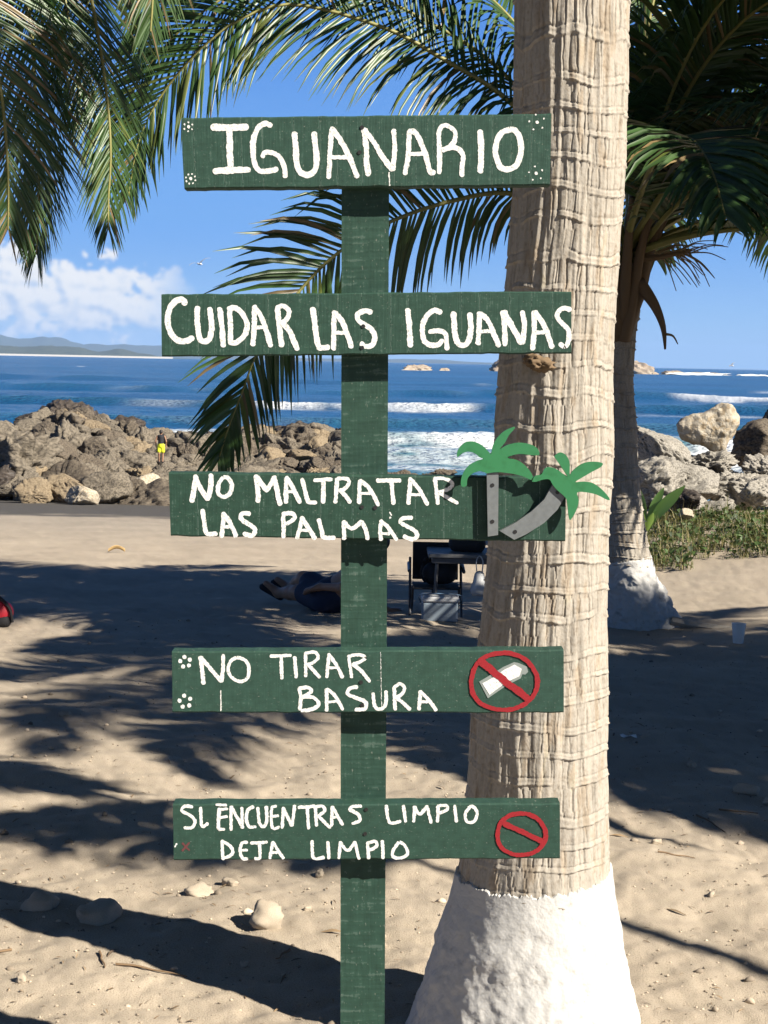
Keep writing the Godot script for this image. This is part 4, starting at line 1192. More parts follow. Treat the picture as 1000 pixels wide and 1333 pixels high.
func build_rocks() -> void:
	var shapes := []
	for i in 10: shapes.append(rock_mesh(700 + i * 13, [8, 10, 14, 18, 34][i % 5], [0.2, 0.28, 0.36, 0.42, 0.16][i % 5], 22))
	var worn_ := []
	for i in 4: worn_.append(rock_mesh(641 + i * 7, [11, 16, 12, 20][i], 0.09, 18))
	var tan_ := stone_material(Color(0.158, 0.136, 0.106), Color(0.085, 0.073, 0.058), 81, 1.8)
	var brown := stone_material(Color(0.115, 0.096, 0.073), Color(0.058, 0.048, 0.04), 83, 1.8)
	var ochre := stone_material(Color(0.20, 0.16, 0.108), Color(0.13, 0.098, 0.065), 85, 1.5)
	var wet := stone_material(Color(0.065, 0.054, 0.046), Color(0.032, 0.028, 0.025), 87)
	wet.roughness = 0.45
	var pale := stone_material(Color(0.275, 0.256, 0.224), Color(0.16, 0.148, 0.128), 89, 2.2)
	var cream := stone_material(Color(0.345, 0.31, 0.252), Color(0.265, 0.208, 0.138), 95, 1.6)
	rng.seed = 4
	# left outcrop: piled rocks between the beach and the sea
	var heights := [[-18.0, -0.7], [-12.5, -0.55], [-10.9, -0.4], [-9.9, -0.05], [-9.2, 0.02], [-8.4, -0.2], [-7.4, -0.55], [-6.0, -0.7], [-4.5, -0.7], [-3.0, -0.45], [-1.6, -0.4], [-0.9, -0.75], [-0.3, -1.5]]
	for row in 11:
		var f := row / 10.0
		var d := lerpf(36.5, 48.0, f)
		var x := -15.5
		while x < -0.55 - 0.4 * (1.0 - f):
			var big_ := rng.randf() < 0.24
			var s := rng.randf_range(0.6, 0.95) if big_ else rng.randf_range(0.24, 0.52)
			var px := x * d / 46.0
			var hh := -0.5
			for k in heights.size() - 1:
				if x >= heights[k][0] and x < heights[k + 1][0]: hh = lerpf(heights[k][1], heights[k + 1][1], (x - heights[k][0]) / (heights[k + 1][0] - heights[k][0]))
			var floor_ := ground_base(px, -d)
			var top := lerpf(floor_ + 0.45, hh, pow(smoothstep(0.0, 0.85, f), 0.8))
			if f > 0.9: top -= 0.25
			var at := Vector3(px + rng.randf_range(-0.2, 0.2), top - s * 0.62, -d + rng.randf_range(-0.4, 0.4))
			var mat: Material = tan_
			var q := rng.randf()
			if q < 0.33: mat = brown
			elif q < 0.42: mat = ochre
			if row >= 9 or (row <= 1 and px < -7.0 and rng.randf() < 0.6): mat = wet
			var size_ := "small" if s < 0.36 else ("middling" if s < 0.6 else "large")
			var tone_ := "dark wet" if mat == wet else ("ochre" if mat == ochre else ("dark brown" if mat == brown else "tan"))
			var where_ := "at the outcrop's foot by the wet sand" if f < 0.25 else ("halfway up the piled outcrop" if f < 0.6 else ("near the crest of the outcrop" if f < 0.85 else "on the seaward side of the outcrop"))
			var lab := "%s %s rock %s" % [size_, tone_, where_]
			rock("shore_rock", shapes[rng.randi() % 10] if rng.randf() < 0.6 else worn_[rng.randi() % 4], mat, at, Vector3(s * rng.randf_range(0.9, 1.5), s * rng.randf_range(0.65, 1.0), s * rng.randf_range(0.9, 1.3)), Vector3(rng.randf_range(-0.3, 0.3), rng.randf() * TAU, rng.randf_range(-0.35, 0.35)), lab, "rocks: " + lab)
			x += s * rng.randf_range(0.95, 1.4)
	# single boulders that stand out, at the foot of the outcrop (x, distance, radius, material)
	for b in [[-5.75, 37.2, 0.50, cream, 6, "pale round boulder standing upright at the outcrop's foot"], [-6.65, 36.0, 0.62, tan_, 9, "broad smooth tan boulder resting on wet sand"], [-7.35, 35.8, 0.55, ochre, 4, "rounded orange-tinted boulder resting on wet sand"], [-6.9, 34.8, 0.36, cream, 1, "low whitish wedge-shaped rock alone on wet sand"], [-8.05, 35.3, 0.42, ochre, 2, "small rusty boulder beside wet dark stones"], [-9.35, 38.5, 1.1, tan_, 3, "largest cracked tan boulder in the middle of the outcrop"], [-9.1, 45.0, 1.2, brown, 2, "dark split peak rock crowning the outcrop"]]:
		var at := Vector3(b[0], ground_base(b[0], -b[1]) + b[2] * 0.45, -b[1])
		if b[2] > 1.0: at.y = -0.9 if b[1] > 40 else -1.25
		rock("shore_boulder", worn_[b[4] % 4] if b[2] < 1.0 else shapes[b[4]], b[3], at, Vector3(b[2] * 1.15, b[2] * 0.85, b[2]), Vector3(0.1, b[0] * 3.0, 0.1), b[5], "")
	for b in [[0.55, 47.0, 0.22], [0.9, 46.5, 0.18], [1.75, 47.5, 0.3], [0.25, 46.0, 0.25], [1.3, 46.3, 0.15]]:
		rock("surf_rock", shapes[int(b[0] * 10) % 10], brown, Vector3(b[0], SEA + 0.08, -b[1]), Vector3(b[2] * 1.3, b[2] * 0.6, b[2]), Vector3(0, b[0] * 9, 0), "small brown rock washed by the surf beyond the post", "rocks in the surf")
	# right: pale boulders behind the grass
	var kinds := {pale = pale, cream = cream, brown = brown, wet = wet}
	var nth := 0
	var slab := rock_mesh(641, 7, 0.10, 24)
	for b in RIGHT_ROCKS:
		rock("pale_boulder", slab if nth == 0 else (worn_[nth % 4] if nth % 3 == 1 else shapes[(nth * 3 + 1) % 10]), kinds[b[5]], b[0], Vector3(b[1], b[2], b[3]), Vector3(0.12, nth * 1.7 if nth else 0.15, b[4]), b[6], "")
		nth += 1
	var hb := []
	for q in HEART: hb.append([q[0], q[1], q[2], q[3]])
	var hm: ArrayMesh = flesh(hb, 0.035, 0.10)
	var ha := hm.surface_get_arrays(0)
	var hv: PackedVector3Array = ha[Mesh.ARRAY_VERTEX]
	var hn: PackedVector3Array = ha[Mesh.ARRAY_NORMAL]
	var hr := noise(977, 2.2, 4)
	for i in hv.size(): hv[i] += hn[i] * (0.07 * hr.get_noise_3dv(hv[i]) + 0.03 * hr.get_noise_3dv(hv[i] * 3.0))
	var ho := piece("pale_boulder", commit(hv, ha[Mesh.ARRAY_INDEX]), cream)
	ho.position = HEART_AT
	tag(ho, "cream heart-shaped boulder balanced on the grey rocks", "rock")
	# loose stones on the near sand
	var small := []
	for i in 4: small.append(rock_mesh(860 + i, [7, 9, 14, 20][i], 0.2, 6))
	var sandy := stone_material(Color(0.39, 0.335, 0.265), Color(0.29, 0.24, 0.18), 97, 6.0)
	var c := CHUNK
	rock("sand_stone", small[0], sandy, Vector3(c.x, ground_at(c.x, c.z) + 0.025, c.z), Vector3(0.055, 0.042, 0.045), Vector3(0.1, 0.5, 0.05), "blocky sandstone chunk alone on the sand left of the post", "")
	for s in [[-0.80, -4.28, 0.075, 0.035], [-0.98, -4.36, 0.06, 0.03], [-0.53, -4.52, 0.05, 0.022], [-0.90, -3.78, 0.022, 0.014], [1.44, -5.9, 0.05, 0.035], [1.5, -5.75, 0.03, 0.02], [1.32, -6.35, 0.025, 0.018], [-0.45, -4.6, 0.03, 0.02], [-0.18, -4.7, 0.022, 0.016], [0.02, -4.15, 0.016, 0.012], [-0.66, -5.2, 0.018, 0.012], [1.02, -4.55, 0.016, 0.01], [0.95, -5.1, 0.02, 0.013], [-1.5, -7.2, 0.03, 0.02], [-0.35, -3.95, 0.014, 0.01], [-0.2, -4.35, 0.013, 0.01]]:
		rock("sand_stone", small[rng.randi() % 4], sandy, Vector3(s[0], ground_at(s[0], s[1]) + s[3] * 0.35, s[1]), Vector3(s[2], s[3], s[2] * 0.8), Vector3(rng.randf_range(-0.2, 0.2), rng.randf() * TAU, 0.1), "small pale stone half buried in the near sand", "loose stones on the sand")
	# grit, twigs and crumbs of dry leaf nobody could count
	var mm := MultiMesh.new()
	mm.transform_format = MultiMesh.TRANSFORM_3D
	mm.use_colors = true
	mm.mesh = rock_mesh(899, 9, 0.2, 2)
	mm.instance_count = 5200
	for i in 5200:
		var d := 3.2 + 8.0 * pow(rng.randf(), 1.7)
		var x := rng.randf_range(-0.36, 0.36) * d
		var s := rng.randf_range(0.0012, 0.0042) * (1.0 + (2.2 if rng.randf() < 0.05 else 0.0))
		mm.set_instance_transform(i, Transform3D(Basis.from_euler(Vector3(0, rng.randf() * TAU, 0)).scaled(Vector3(s * 1.3, s * 0.8, s)), Vector3(x, ground_at(x, -d) + s * 0.3, -d)))
		var g := rng.randf_range(0.12, 0.5)
		mm.set_instance_color(i, Color(g, g * 0.82, g * 0.62))
	var gm := plain(Color(1, 1, 1), 0.9)
	gm.vertex_color_use_as_albedo = true
	var gi := MultiMeshInstance3D.new()
	gi.name = "grit"
	gi.multimesh = mm
	gi.material_override = gm
	add_child(gi)
	tag(gi, "coarse grit and shell crumbs scattered over the near sand", "grit", "", "stuff")
	var lm := MultiMesh.new()
	lm.transform_format = MultiMesh.TRANSFORM_3D
	lm.use_colors = true
	var fv := PackedVector3Array()
	for k in 7:
		var u := k / 6.0
		var w := 0.10 * sin(PI * clampf(u, 0.06, 0.94))
		fv.append(Vector3(u - 0.5, 0.10 * sin(u * 4.0) + 0.06, -w))
		fv.append(Vector3(u - 0.5, 0.10 * sin(u * 4.0) + 0.02, 0))
		fv.append(Vector3(u - 0.5, 0.10 * sin(u * 4.0) + 0.06, w))
	lm.mesh = commit(fv, grid_index(3, 7, true))
	lm.instance_count = 2400
	for i in 2400:
		var d := 3.2 + 9.0 * pow(rng.randf(), 1.5)
		var x := rng.randf_range(-0.36, 0.36) * d
		var l := rng.randf_range(0.008, 0.030) * (2.4 if rng.randf() < 0.06 else 1.0)
		lm.set_instance_transform(i, Transform3D(Basis.from_euler(Vector3(rng.randf_range(-0.4, 0.4), rng.randf() * TAU, rng.randf_range(-0.2, 0.2))).scaled_local(Vector3(l, l * 0.6, l * rng.randf_range(0.3, 1.2))), Vector3(x, ground_at(x, -d) + 0.003, -d)))
		lm.set_instance_color(i, Color(0.24, 0.165, 0.09).lerp(Color(0.10, 0.07, 0.045), rng.randf()) * rng.randf_range(0.7, 1.4))
	var li := MultiMeshInstance3D.new()
	li.name = "leaf_litter"
	li.multimesh = lm
	li.material_override = gm
	add_child(li)
	tag(li, "crumbs of dry leaf and palm fibre strewn over the near sand", "litter", "", "stuff")
	var twig := plain(Color(0.17, 0.11, 0.06), 0.85)
	for s in [[-0.58, -3.88, 0.2, 0.25], [-0.72, -3.92, 0.12, 1.2], [-0.25, -4.0, 0.07, 2.1], [1.2, -5.4, 0.22, 1.3], [1.33, -5.55, 0.14, 0.4], [-0.52, -5.35, 0.10, 0.9], [-1.02, -4.0, 0.09, 2.6], [0.98, -4.9, 0.12, 0.2]]:
		var p := []
		for k in 5:
			var u: float = (k / 4.0 - 0.5) * s[2]
			var x: float = s[0] + cos(s[3]) * u + rng.randf_range(-0.006, 0.006)
			var z: float = s[1] + sin(s[3]) * u + rng.randf_range(-0.006, 0.006)
			p.append(Vector3(x, ground_at(x, z) + 0.004, z))
		var o := piece("dry_twig", tube(smooth_line(p, 3), range(13).map(func(k): return lerpf(0.004, 0.0015, k / 12.0)), 5), twig)
		tag(o, "thin dry brown twig lying on the sand", "twig", "dry twigs on the sand")

# ---------------------------------------------------------------- far shore
func build_far() -> void:
	# ridges: bearing in degrees, height in metres
	var land := plain(Color(0.062, 0.07, 0.042), 0.95, 0.1)
	land.albedo_texture = noise_tex(101, 0.02, 4, [[0.0, Color(0.6, 0.65, 0.55)], [0.5, Color(1, 1, 1)], [1.0, Color(1.3, 1.1, 0.9)]], 256)
	land.uv1_triplanar = true
	land.uv1_scale = Vector3.ONE * 0.004
	for rg in [["hills", 5200.0, 900.0, [[-40, 90], [-24, 60], [-16, 40], [-14.2, 44], [-13, 38], [-12.2, 46], [-11.3, 42], [-10.6, 24], [-9.9, 38], [-9.0, 20], [-8.3, 10], [-7.6, 3], [-6.5, 0]], 3], ["mountains", 11000.0, 2500.0, [[-45, 260], [-20, 210], [-14.5, 185], [-13.2, 150], [-12.2, 165], [-11, 110], [-9.8, 118], [-8.5, 110], [-6.5, 60], [-3, 25], [-1, 30], [1.5, 36], [3.5, 20], [5, 0]], 4]]:
		var cols := 240
		var rows := 14
		var v := PackedVector3Array()
		var nn := noise(110 + rg[4], 0.9, 4)
		var pr: Array = rg[3]
		for r in rows:
			var u := r / (rows - 1.0)
			var d: float = rg[1] + rg[2] * (u - 0.3)
			for c in cols:
				var az: float = lerpf(pr[0][0], pr[-1][0], c / (cols - 1.0))
				var h := 0.0
				for k in pr.size() - 1:
					if az >= pr[k][0] and az <= pr[k + 1][0]: h = lerpf(pr[k][1], pr[k + 1][1], smoothstep(0, 1, (az - pr[k][0]) / (pr[k + 1][0] - pr[k][0])))
				h *= 0.8 * sin(PI * clampf(u, 0, 1)) * (1.0 + 0.2 * nn.get_noise_2d(az * 1.2, u * 3.0))
				v.append(Vector3(d * sin(deg_to_rad(az)), SEA + h - 1.0, -d * cos(deg_to_rad(az))))
		var o := piece(rg[0], commit(v, grid_index(cols, rows, true)), land)
		tag(o, "", "", "", "structure")
	# far beach
	var v2 := PackedVector3Array()
	for r in 4:
		var d: float = 4700.0 + [0.0, 30.0, 120.0, 240.0][r]
		for c in 80:
			var az := deg_to_rad(lerpf(-40.0, -7.9, c / 79.0))
			v2.append(Vector3(d * sin(az), SEA + [-0.5, 2.5, 5.5, 0.0][r], -d * cos(az)))
	var fb := piece("far_beach", commit(v2, grid_index(80, 4, true)), plain(Color(0.50, 0.47, 0.41), 0.9))
	tag(fb, "", "", "", "structure")
	# rocky islets (x, distance, size)
	var rm := rock_mesh(955, 12, 0.3, 14)
	var rm2 := rock_mesh(958, 16, 0.35, 14)
	var isl := stone_material(Color(0.34, 0.295, 0.24), Color(0.21, 0.165, 0.125), 103, 0.08)
	for b in [[13.5, 700.0, Vector3(10.5, 2.4, 5), "low brown islet on the horizon just right of the post"], [26.0, 700.0, Vector3(3.5, 1.2, 2), "tiny rock islet alone on the horizon"], [58.0, 760.0, Vector3(16.0, 6.5, 9), "pale rocky islet on the horizon touching the ringed trunk"], [128.0, 820.0, Vector3(18.0, 9.5, 10), "pale rocky headland islet behind the dark trunk"], [152.0, 820.0, Vector3(22.0, 1.8, 6), "flat dark reef running out from the headland islet"], [172.0, 830.0, Vector3(12.0, 1.2, 5), "low reef end awash far out"]]:
		rock("islet", rm if b[2].y > 3 else rm2, isl, Vector3(b[0], SEA + 0.1, -b[1]), b[2], Vector3(0, b[0], 0), b[3], "")
	var surf := plain(Color(0.64, 0.66, 0.66), 0.8)
	for b in [[163.0, 800.0, 18.0, 1.3], [187.0, 800.0, 8.0, 1.1], [197.0, 810.0, 4.0, 0.9]]:
		var st := rock_mesh(990 + int(b[2]), 30, 0.45, 8)
		var o := piece("reef_surf", st, surf)
		o.position = Vector3(b[0], SEA, -b[1])
		o.scale = Vector3(b[2], b[3], 4.0)
		tag(o, "white water breaking over the far reef", "surf", "surf on the far reef", "stuff")

# ---------------------------------------------------------------- plants near the rocks
func build_plants() -> void:
	rng.seed = 12
	var leaf := plain(Color(0.05, 0.10, 0.022), 0.4, 0.5)
	leaf.backlight_enabled = true
	leaf.backlight = Color(0.3, 0.45, 0.1).linear_to_srgb()
	var at := Vector3(3.09, ground_base(3.09, -18.0), -18.0)
	var t := thing("coconut_sprout", "young sprouting coconut with few broad upright leaves before the grey rocks", "plant", at)
	for l in [[0.42, 0.66, 0.10, 0.065], [0.20, 0.62, -0.05, 0.05], [-0.22, 0.48, 0.05, 0.055], [0.05, 0.34, 0.15, 0.04], [-0.08, 0.6, -0.1, 0.035]]:
		var v := PackedVector3Array()
		var n := 12
		for i in n + 1:
			var u := i / float(n)
			var c := Vector3(l[0] * pow(u, 1.5), l[1] * u - 0.05 * u * u, l[2] * u)
			var w: float = l[3] * sin(PI * pow(clampf(u, 0.02, 1.0), 1.5)) + 0.006
			var across := Vector3(l[1], -l[0], 0.25).normalized()
			v.append(c - across * w + Vector3(0, 0, w * 0.4))
			v.append(c)
			v.append(c + across * w + Vector3(0, 0, w * 0.4))
		piece("leaf", commit(v, grid_index(3, n + 1)), leaf, t)
	# ground cover: grass blades and creeping leaves
	var blade := PackedVector3Array([Vector3(-0.5, 0, 0), Vector3(0.5, 0, 0), Vector3(-0.35, 0.5, 0.06), Vector3(0.35, 0.5, 0.06), Vector3(0, 1, 0.28)])
	var bi := PackedInt32Array([0, 2, 1, 1, 2, 3, 2, 4, 3])
	var lm := PackedVector3Array([Vector3(0, 0, 0), Vector3(-0.5, 0.35, 0.5), Vector3(0.5, 0.35, 0.5), Vector3(0, 0.3, 1.0), Vector3(0, 0.22, 0.5)])
	var li := PackedInt32Array([0, 1, 4, 0, 4, 2, 1, 3, 4, 4, 3, 2])
	var gm := plain(Color(1, 1, 1), 0.6)
	gm.vertex_color_use_as_albedo = true
	gm.backlight_enabled = true
	gm.backlight = Color(0.4, 0.45, 0.15).linear_to_srgb()
	var clump := noise(131, 0.55, 3)
	for kind in 2:
		var mm := MultiMesh.new()
		mm.transform_format = MultiMesh.TRANSFORM_3D
		mm.use_colors = true
		mm.mesh = commit(blade, bi) if kind == 0 else commit(lm, li)
		var places := []
		while places.size() < [13000, 8000][kind]:
			var x := rng.randf_range(2.1, 8.5)
			var d := rng.randf_range(14.6, 19.2)
			var edge := 0.5 * clump.get_noise_2d(x, d)
			if d < 15.5 + edge * 1.6 - 0.1 * (x - 3.0) or x < 2.5 + edge or clump.get_noise_2d(x * 3.0, d * 3.0 + 40.0) < -0.22: continue
			places.append(Vector2(x, d))
		mm.instance_count = places.size()
		for i in places.size():
			var p: Vector2 = places[i]
			var nz := clump.get_noise_2d(p.x * 2.0 + 9.0, p.y * 2.0)
			var y := ground_base(p.x, -p.y)
			if kind == 0:
				var h := rng.randf_range(0.06, 0.24) * clampf(0.75 + 1.6 * nz, 0.25, 1.5)
				mm.set_instance_transform(i, Transform3D(Basis.from_euler(Vector3(rng.randf_range(-0.8, 0.8), rng.randf() * TAU, 0)).scaled_local(Vector3(0.009, h, h * 1.6)), Vector3(p.x, y - 0.01, -p.y)))
				var dry := clampf(rng.randf() * 0.9 + nz * 0.6, 0, 1)
				mm.set_instance_color(i, Color(0.06, 0.082, 0.018).lerp(Color(0.25, 0.21, 0.085), dry) * rng.randf_range(0.7, 1.2))
			else:
				var s := rng.randf_range(0.03, 0.08)
				mm.set_instance_transform(i, Transform3D(Basis.from_euler(Vector3(rng.randf_range(-0.7, 0.2), rng.randf() * TAU, 0)).scaled_local(Vector3(s * 0.8, s, s)), Vector3(p.x, y + rng.randf_range(0.0, 0.10) * (1.0 + nz), -p.y)))
				mm.set_instance_color(i, Color(0.04, 0.07, 0.017) * rng.randf_range(0.5, 1.6))
		var o := MultiMeshInstance3D.new()
		o.name = ["grass", "creeping_leaves"][kind]
		o.multimesh = mm
		o.material_override = gm
		add_child(o)
		tag(o, ["green and straw-coloured grass below the pale boulders", "low creeping green leaves growing through the grass"][kind], ["grass", "ground cover"][kind], "", "stuff")

# ---------------------------------------------------------------- people
# body from tapered bones: distance field joined smoothly, meshed as surface nets
func flesh(bones: Array, cell_: float, blend := 0.02, grow := 0.0) -> ArrayMesh:
	var lo := Vector3.INF
	var hi := -Vector3.INF
	for b in bones:
		for e in 2:
			var r: Vector3 = Vector3.ONE * (b[2 + e] + grow + cell_ * 2.5)
			lo = lo.min(b[e] - r)
			hi = hi.max(b[e] + r)
	var n := Vector3i(((hi - lo) / cell_).ceil()) + Vector3i.ONE
	var field := PackedFloat32Array()
	field.resize(n.x * n.y * n.z)
	field.fill(1.0)
	for b in bones:
		var a: Vector3 = b[0]
		var d: Vector3 = b[1] - a
		var dd := maxf(d.length_squared(), 1e-9)
		var reach: float = maxf(b[2], b[3]) + grow + cell_ * 2.5 + blend
		var p0 := Vector3i(((b[0].min(b[1]) - Vector3.ONE * reach - lo) / cell_).floor()).max(Vector3i.ZERO)
		var p1 := Vector3i(((b[0].max(b[1]) + Vector3.ONE * reach - lo) / cell_).ceil()).min(n - Vector3i.ONE)
		for z in range(p0.z, p1.z + 1):
			for y in range(p0.y, p1.y + 1):
				for x in range(p0.x, p1.x + 1):
					var p := lo + Vector3(x, y, z) * cell_
					var t := clampf((p - a).dot(d) / dd, 0, 1)
					var s := p.distance_to(a + d * t) - lerpf(b[2], b[3], t) - grow
					var i := x + n.x * (y + n.y * z)
					var o := field[i]
					var h := maxf(blend - absf(o - s), 0.0) / blend
					field[i] = minf(o, s) - h * h * blend * 0.25
	var v := PackedVector3Array()
	var idx := PackedInt32Array()
	var at := {}
	var sx := 1
	var sy := n.x
	var sz := n.x * n.y
	var corners := [0, sx, sy, sx + sy, sz, sx + sz, sy + sz, sx + sy + sz]
	var offs := [Vector3(0, 0, 0), Vector3(1, 0, 0), Vector3(0, 1, 0), Vector3(1, 1, 0), Vector3(0, 0, 1), Vector3(1, 0, 1), Vector3(0, 1, 1), Vector3(1, 1, 1)]
	var edges := [[0, 1], [2, 3], [4, 5], [6, 7], [0, 2], [1, 3], [4, 6], [5, 7], [0, 4], [1, 5], [2, 6], [3, 7]]
	for z in n.z - 1:
		for y in n.y - 1:
			for x in n.x - 1:
				var i := x + sy * y + sz * z
				var inside := 0
				for c in corners:
					if field[i + c] < 0: inside += 1
				if inside == 0 or inside == 8: continue
				var sum := Vector3.ZERO
				var m := 0
				for e in edges:
					var f0 := field[i + corners[e[0]]]
					var f1 := field[i + corners[e[1]]]
					if (f0 < 0) != (f1 < 0):
						sum += offs[e[0]].lerp(offs[e[1]], f0 / (f0 - f1))
						m += 1
				at[i] = v.size()
				v.append(lo + (Vector3(x, y, z) + sum / m) * cell_)
	for z in range(1, n.z - 1):
		for y in range(1, n.y - 1):
			for x in range(1, n.x - 1):
				var i := x + sy * y + sz * z
				for ax in 3:
					var step: int = [sx, sy, sz][ax]
					var f0 := field[i] < 0
					var f1 := field[i + step] < 0
					if f0 == f1: continue
					var u: int = [sy, sz, sx][ax]
					var w: int = [sz, sx, sy][ax]
					var q := [at.get(i - u - w, -1), at.get(i - w, -1), at.get(i, -1), at.get(i - u, -1)]
					if q.has(-1): continue
					if f0: q.reverse()
					idx.append_array([q[0], q[1], q[2], q[0], q[2], q[3]])
	return commit(v, idx)

func hand_bones(wrist: Vector3, dir: Vector3, side: Vector3, size := 1.0) -> Array:
	var out := []
	var palm := wrist + dir * 0.085 * size
	var nrm := dir.cross(side)
	for k in 4:
		var o := side * (k - 1.5) * 0.021 * size
		out.append([wrist + o * 0.5, palm + o, 0.014 * size, 0.012 * size])
		var l: float = [0.068, 0.078, 0.074, 0.058][k] * size
		var j := palm + o + dir * l * 0.5
		out.append([palm + o, j, 0.0095 * size, 0.0085 * size])
		out.append([j, j + (dir * 0.8 + nrm * 0.5).normalized() * l * 0.5, 0.0085 * size, 0.007 * size])
	var th := wrist + dir * 0.025 * size - side * 0.03 * size
	out.append([wrist + dir * 0.015, th, 0.013, 0.012])
	out.append([th, th + (dir * 0.7 - side * 0.7).normalized() * 0.05 * size, 0.011, 0.009])
	return out

func build_people() -> void:
	var skin := plain(Color(0.26, 0.145, 0.09), 0.55, 0.4)
	skin.subsurf_scatter_enabled = true
	skin.subsurf_scatter_strength = 0.05
	var black := plain(Color(0.012, 0.012, 0.016), 0.85)
	var navy := plain(Color(0.012, 0.017, 0.04), 0.85)
	var yellow := plain(Color(0.62, 0.66, 0.02), 0.75)
	var hair := plain(Color(0.012, 0.009, 0.008), 0.6)
	# reclining on the sand behind the post, feet to the left, propped on one arm
	var at := PERSON_HIP
	at.y = ground_at(at.x, at.z)
	var t := thing("person", "person in dark shorts reclining on shaded sand behind the post", "person", at)
	var hip := Vector3(0.02, 0.13, 0)
	var chest := Vector3(0.24, 0.32, 0.12)
	var neck := Vector3(0.33, 0.44, 0.16)
	var head := Vector3(0.36, 0.56, 0.16)
	var b := [[hip, Vector3(0.14, 0.22, 0.06), 0.135, 0.12], [Vector3(0.14, 0.22, 0.06), chest, 0.12, 0.135], [chest + Vector3(-0.06, 0.05, -0.12), chest + Vector3(0.06, 0.05, 0.14), 0.07, 0.07], [chest, neck, 0.10, 0.055], [neck, head, 0.055, 0.07],
		[head, head + Vector3(-0.015, 0.05, 0.0), 0.088, 0.092], [head + Vector3(-0.07, 0.0, 0.0), head + Vector3(-0.09, 0.01, 0.0), 0.03, 0.014]]
	var legs := [[Vector3(-0.22, 0.20, -0.40), Vector3(-0.36, 0.07, -0.72)], [Vector3(-0.26, 0.11, -0.26), Vector3(-0.44, 0.06, -0.55)]]
	for i in 2:
		var h: Vector3 = hip + [Vector3(-0.02, 0.0, -0.08), Vector3(-0.05, -0.03, 0.06)][i]
		b.append([h, legs[i][0], 0.092, 0.062])
		b.append([legs[i][0], legs[i][0].lerp(legs[i][1], 0.35), 0.062, 0.058])
		b.append([legs[i][0].lerp(legs[i][1], 0.35), legs[i][1], 0.058, 0.038])
		b.append([legs[i][1], legs[i][1] + Vector3(-0.10, 0.07, -0.02), 0.04, 0.03])
	var elbow := Vector3(0.36, 0.14, -0.18)
	var wrist := Vector3(0.44, 0.03, 0.02)
	b.append([chest + Vector3(-0.05, 0.05, -0.14), elbow, 0.05, 0.04])
	b.append([elbow, wrist, 0.04, 0.028])
	var elbow2 := Vector3(0.12, 0.24, 0.30)
	var wrist2 := Vector3(-0.06, 0.22, 0.14)
	b.append([chest + Vector3(0.06, 0.04, 0.15), elbow2, 0.05, 0.04])
	b.append([elbow2, wrist2, 0.04, 0.028])
	b.append_array(hand_bones(wrist, Vector3(0.9, 0, 0.3).normalized(), Vector3(-0.3, 0, 0.9).normalized()))
	b.append_array(hand_bones(wrist2, Vector3(-0.8, -0.3, -0.4).normalized(), Vector3(0.4, 0, -0.8).normalized()))
	piece("body", flesh(b, 0.011, 0.03), skin, t)
	piece("shorts", flesh([[hip + Vector3(0.05, 0.03, 0.02), hip, 0.13, 0.138], [hip + Vector3(-0.02, 0.0, -0.08), hip.lerp(legs[0][0], 0.75), 0.098, 0.085], [hip + Vector3(-0.05, -0.03, 0.06), hip.lerp(legs[1][0], 0.75), 0.098, 0.085]], 0.016, 0.03, 0.012), navy, t)
	piece("hair", flesh([[head + Vector3(0.03, 0.03, 0), head + Vector3(0.02, 0.09, 0), 0.085, 0.075]], 0.012, 0.02), hair, t)
	for i in 2:
		var a: Vector3 = legs[i][1]
		piece("sandal", flesh([[a + Vector3(0.02, -0.035, 0.0), a + Vector3(-0.13, 0.045, -0.02), 0.03, 0.03]], 0.012, 0.02), black, t)
	# walker on the rocks in yellow shorts, seen from behind
	at = Vector3(-5.67, -1.05, -38.8)
	t = thing("person", "person in dark top and yellow shorts standing among the outcrop rocks", "person", at)
	t.scale = Vector3.ONE * 0.47
	b = [[Vector3(0, 0.93, 0), Vector3(0, 1.15, 0), 0.135, 0.12], [Vector3(0, 1.15, 0), Vector3(0, 1.36, 0), 0.13, 0.13], [Vector3(-0.15, 1.42, 0), Vector3(0.15, 1.42, 0), 0.06, 0.06], [Vector3(0, 1.42, 0), Vector3(0, 1.54, 0.01), 0.06, 0.05], [Vector3(0, 1.60, -0.01), Vector3(0, 1.67, 0.0), 0.085, 0.092]]
	for s in [-1.0, 1.0]:
		b.append([Vector3(s * 0.09, 0.9, 0), Vector3(s * 0.10, 0.5, -0.05 * s), 0.09, 0.06])
		b.append([Vector3(s * 0.10, 0.5, -0.05 * s), Vector3(s * 0.10, 0.08, 0.03 * s), 0.058, 0.038])
		b.append([Vector3(s * 0.10, 0.06, 0.03 * s), Vector3(s * 0.11, 0.04, -0.13), 0.038, 0.03])
		b.append([Vector3(s * 0.20, 1.41, 0), Vector3(s * 0.29, 1.15, 0.03), 0.05, 0.04])
		b.append([Vector3(s * 0.29, 1.15, 0.03), Vector3(s * 0.27, 0.92, -0.08), 0.04, 0.028])
		b.append_array(hand_bones(Vector3(s * 0.27, 0.92, -0.08), Vector3(0, -0.95, -0.2), Vector3(0.1, 0, 0.95)))
	piece("body", flesh(b, 0.018, 0.03), skin, t)
	piece("top", flesh([[Vector3(0, 1.02, 0), Vector3(0, 1.15, 0), 0.14, 0.13], [Vector3(0, 1.15, 0), Vector3(0, 1.36, 0), 0.135, 0.14], [Vector3(-0.13, 1.42, 0), Vector3(0.13, 1.42, 0), 0.065, 0.065]], 0.025, 0.03, 0.014), black, t)
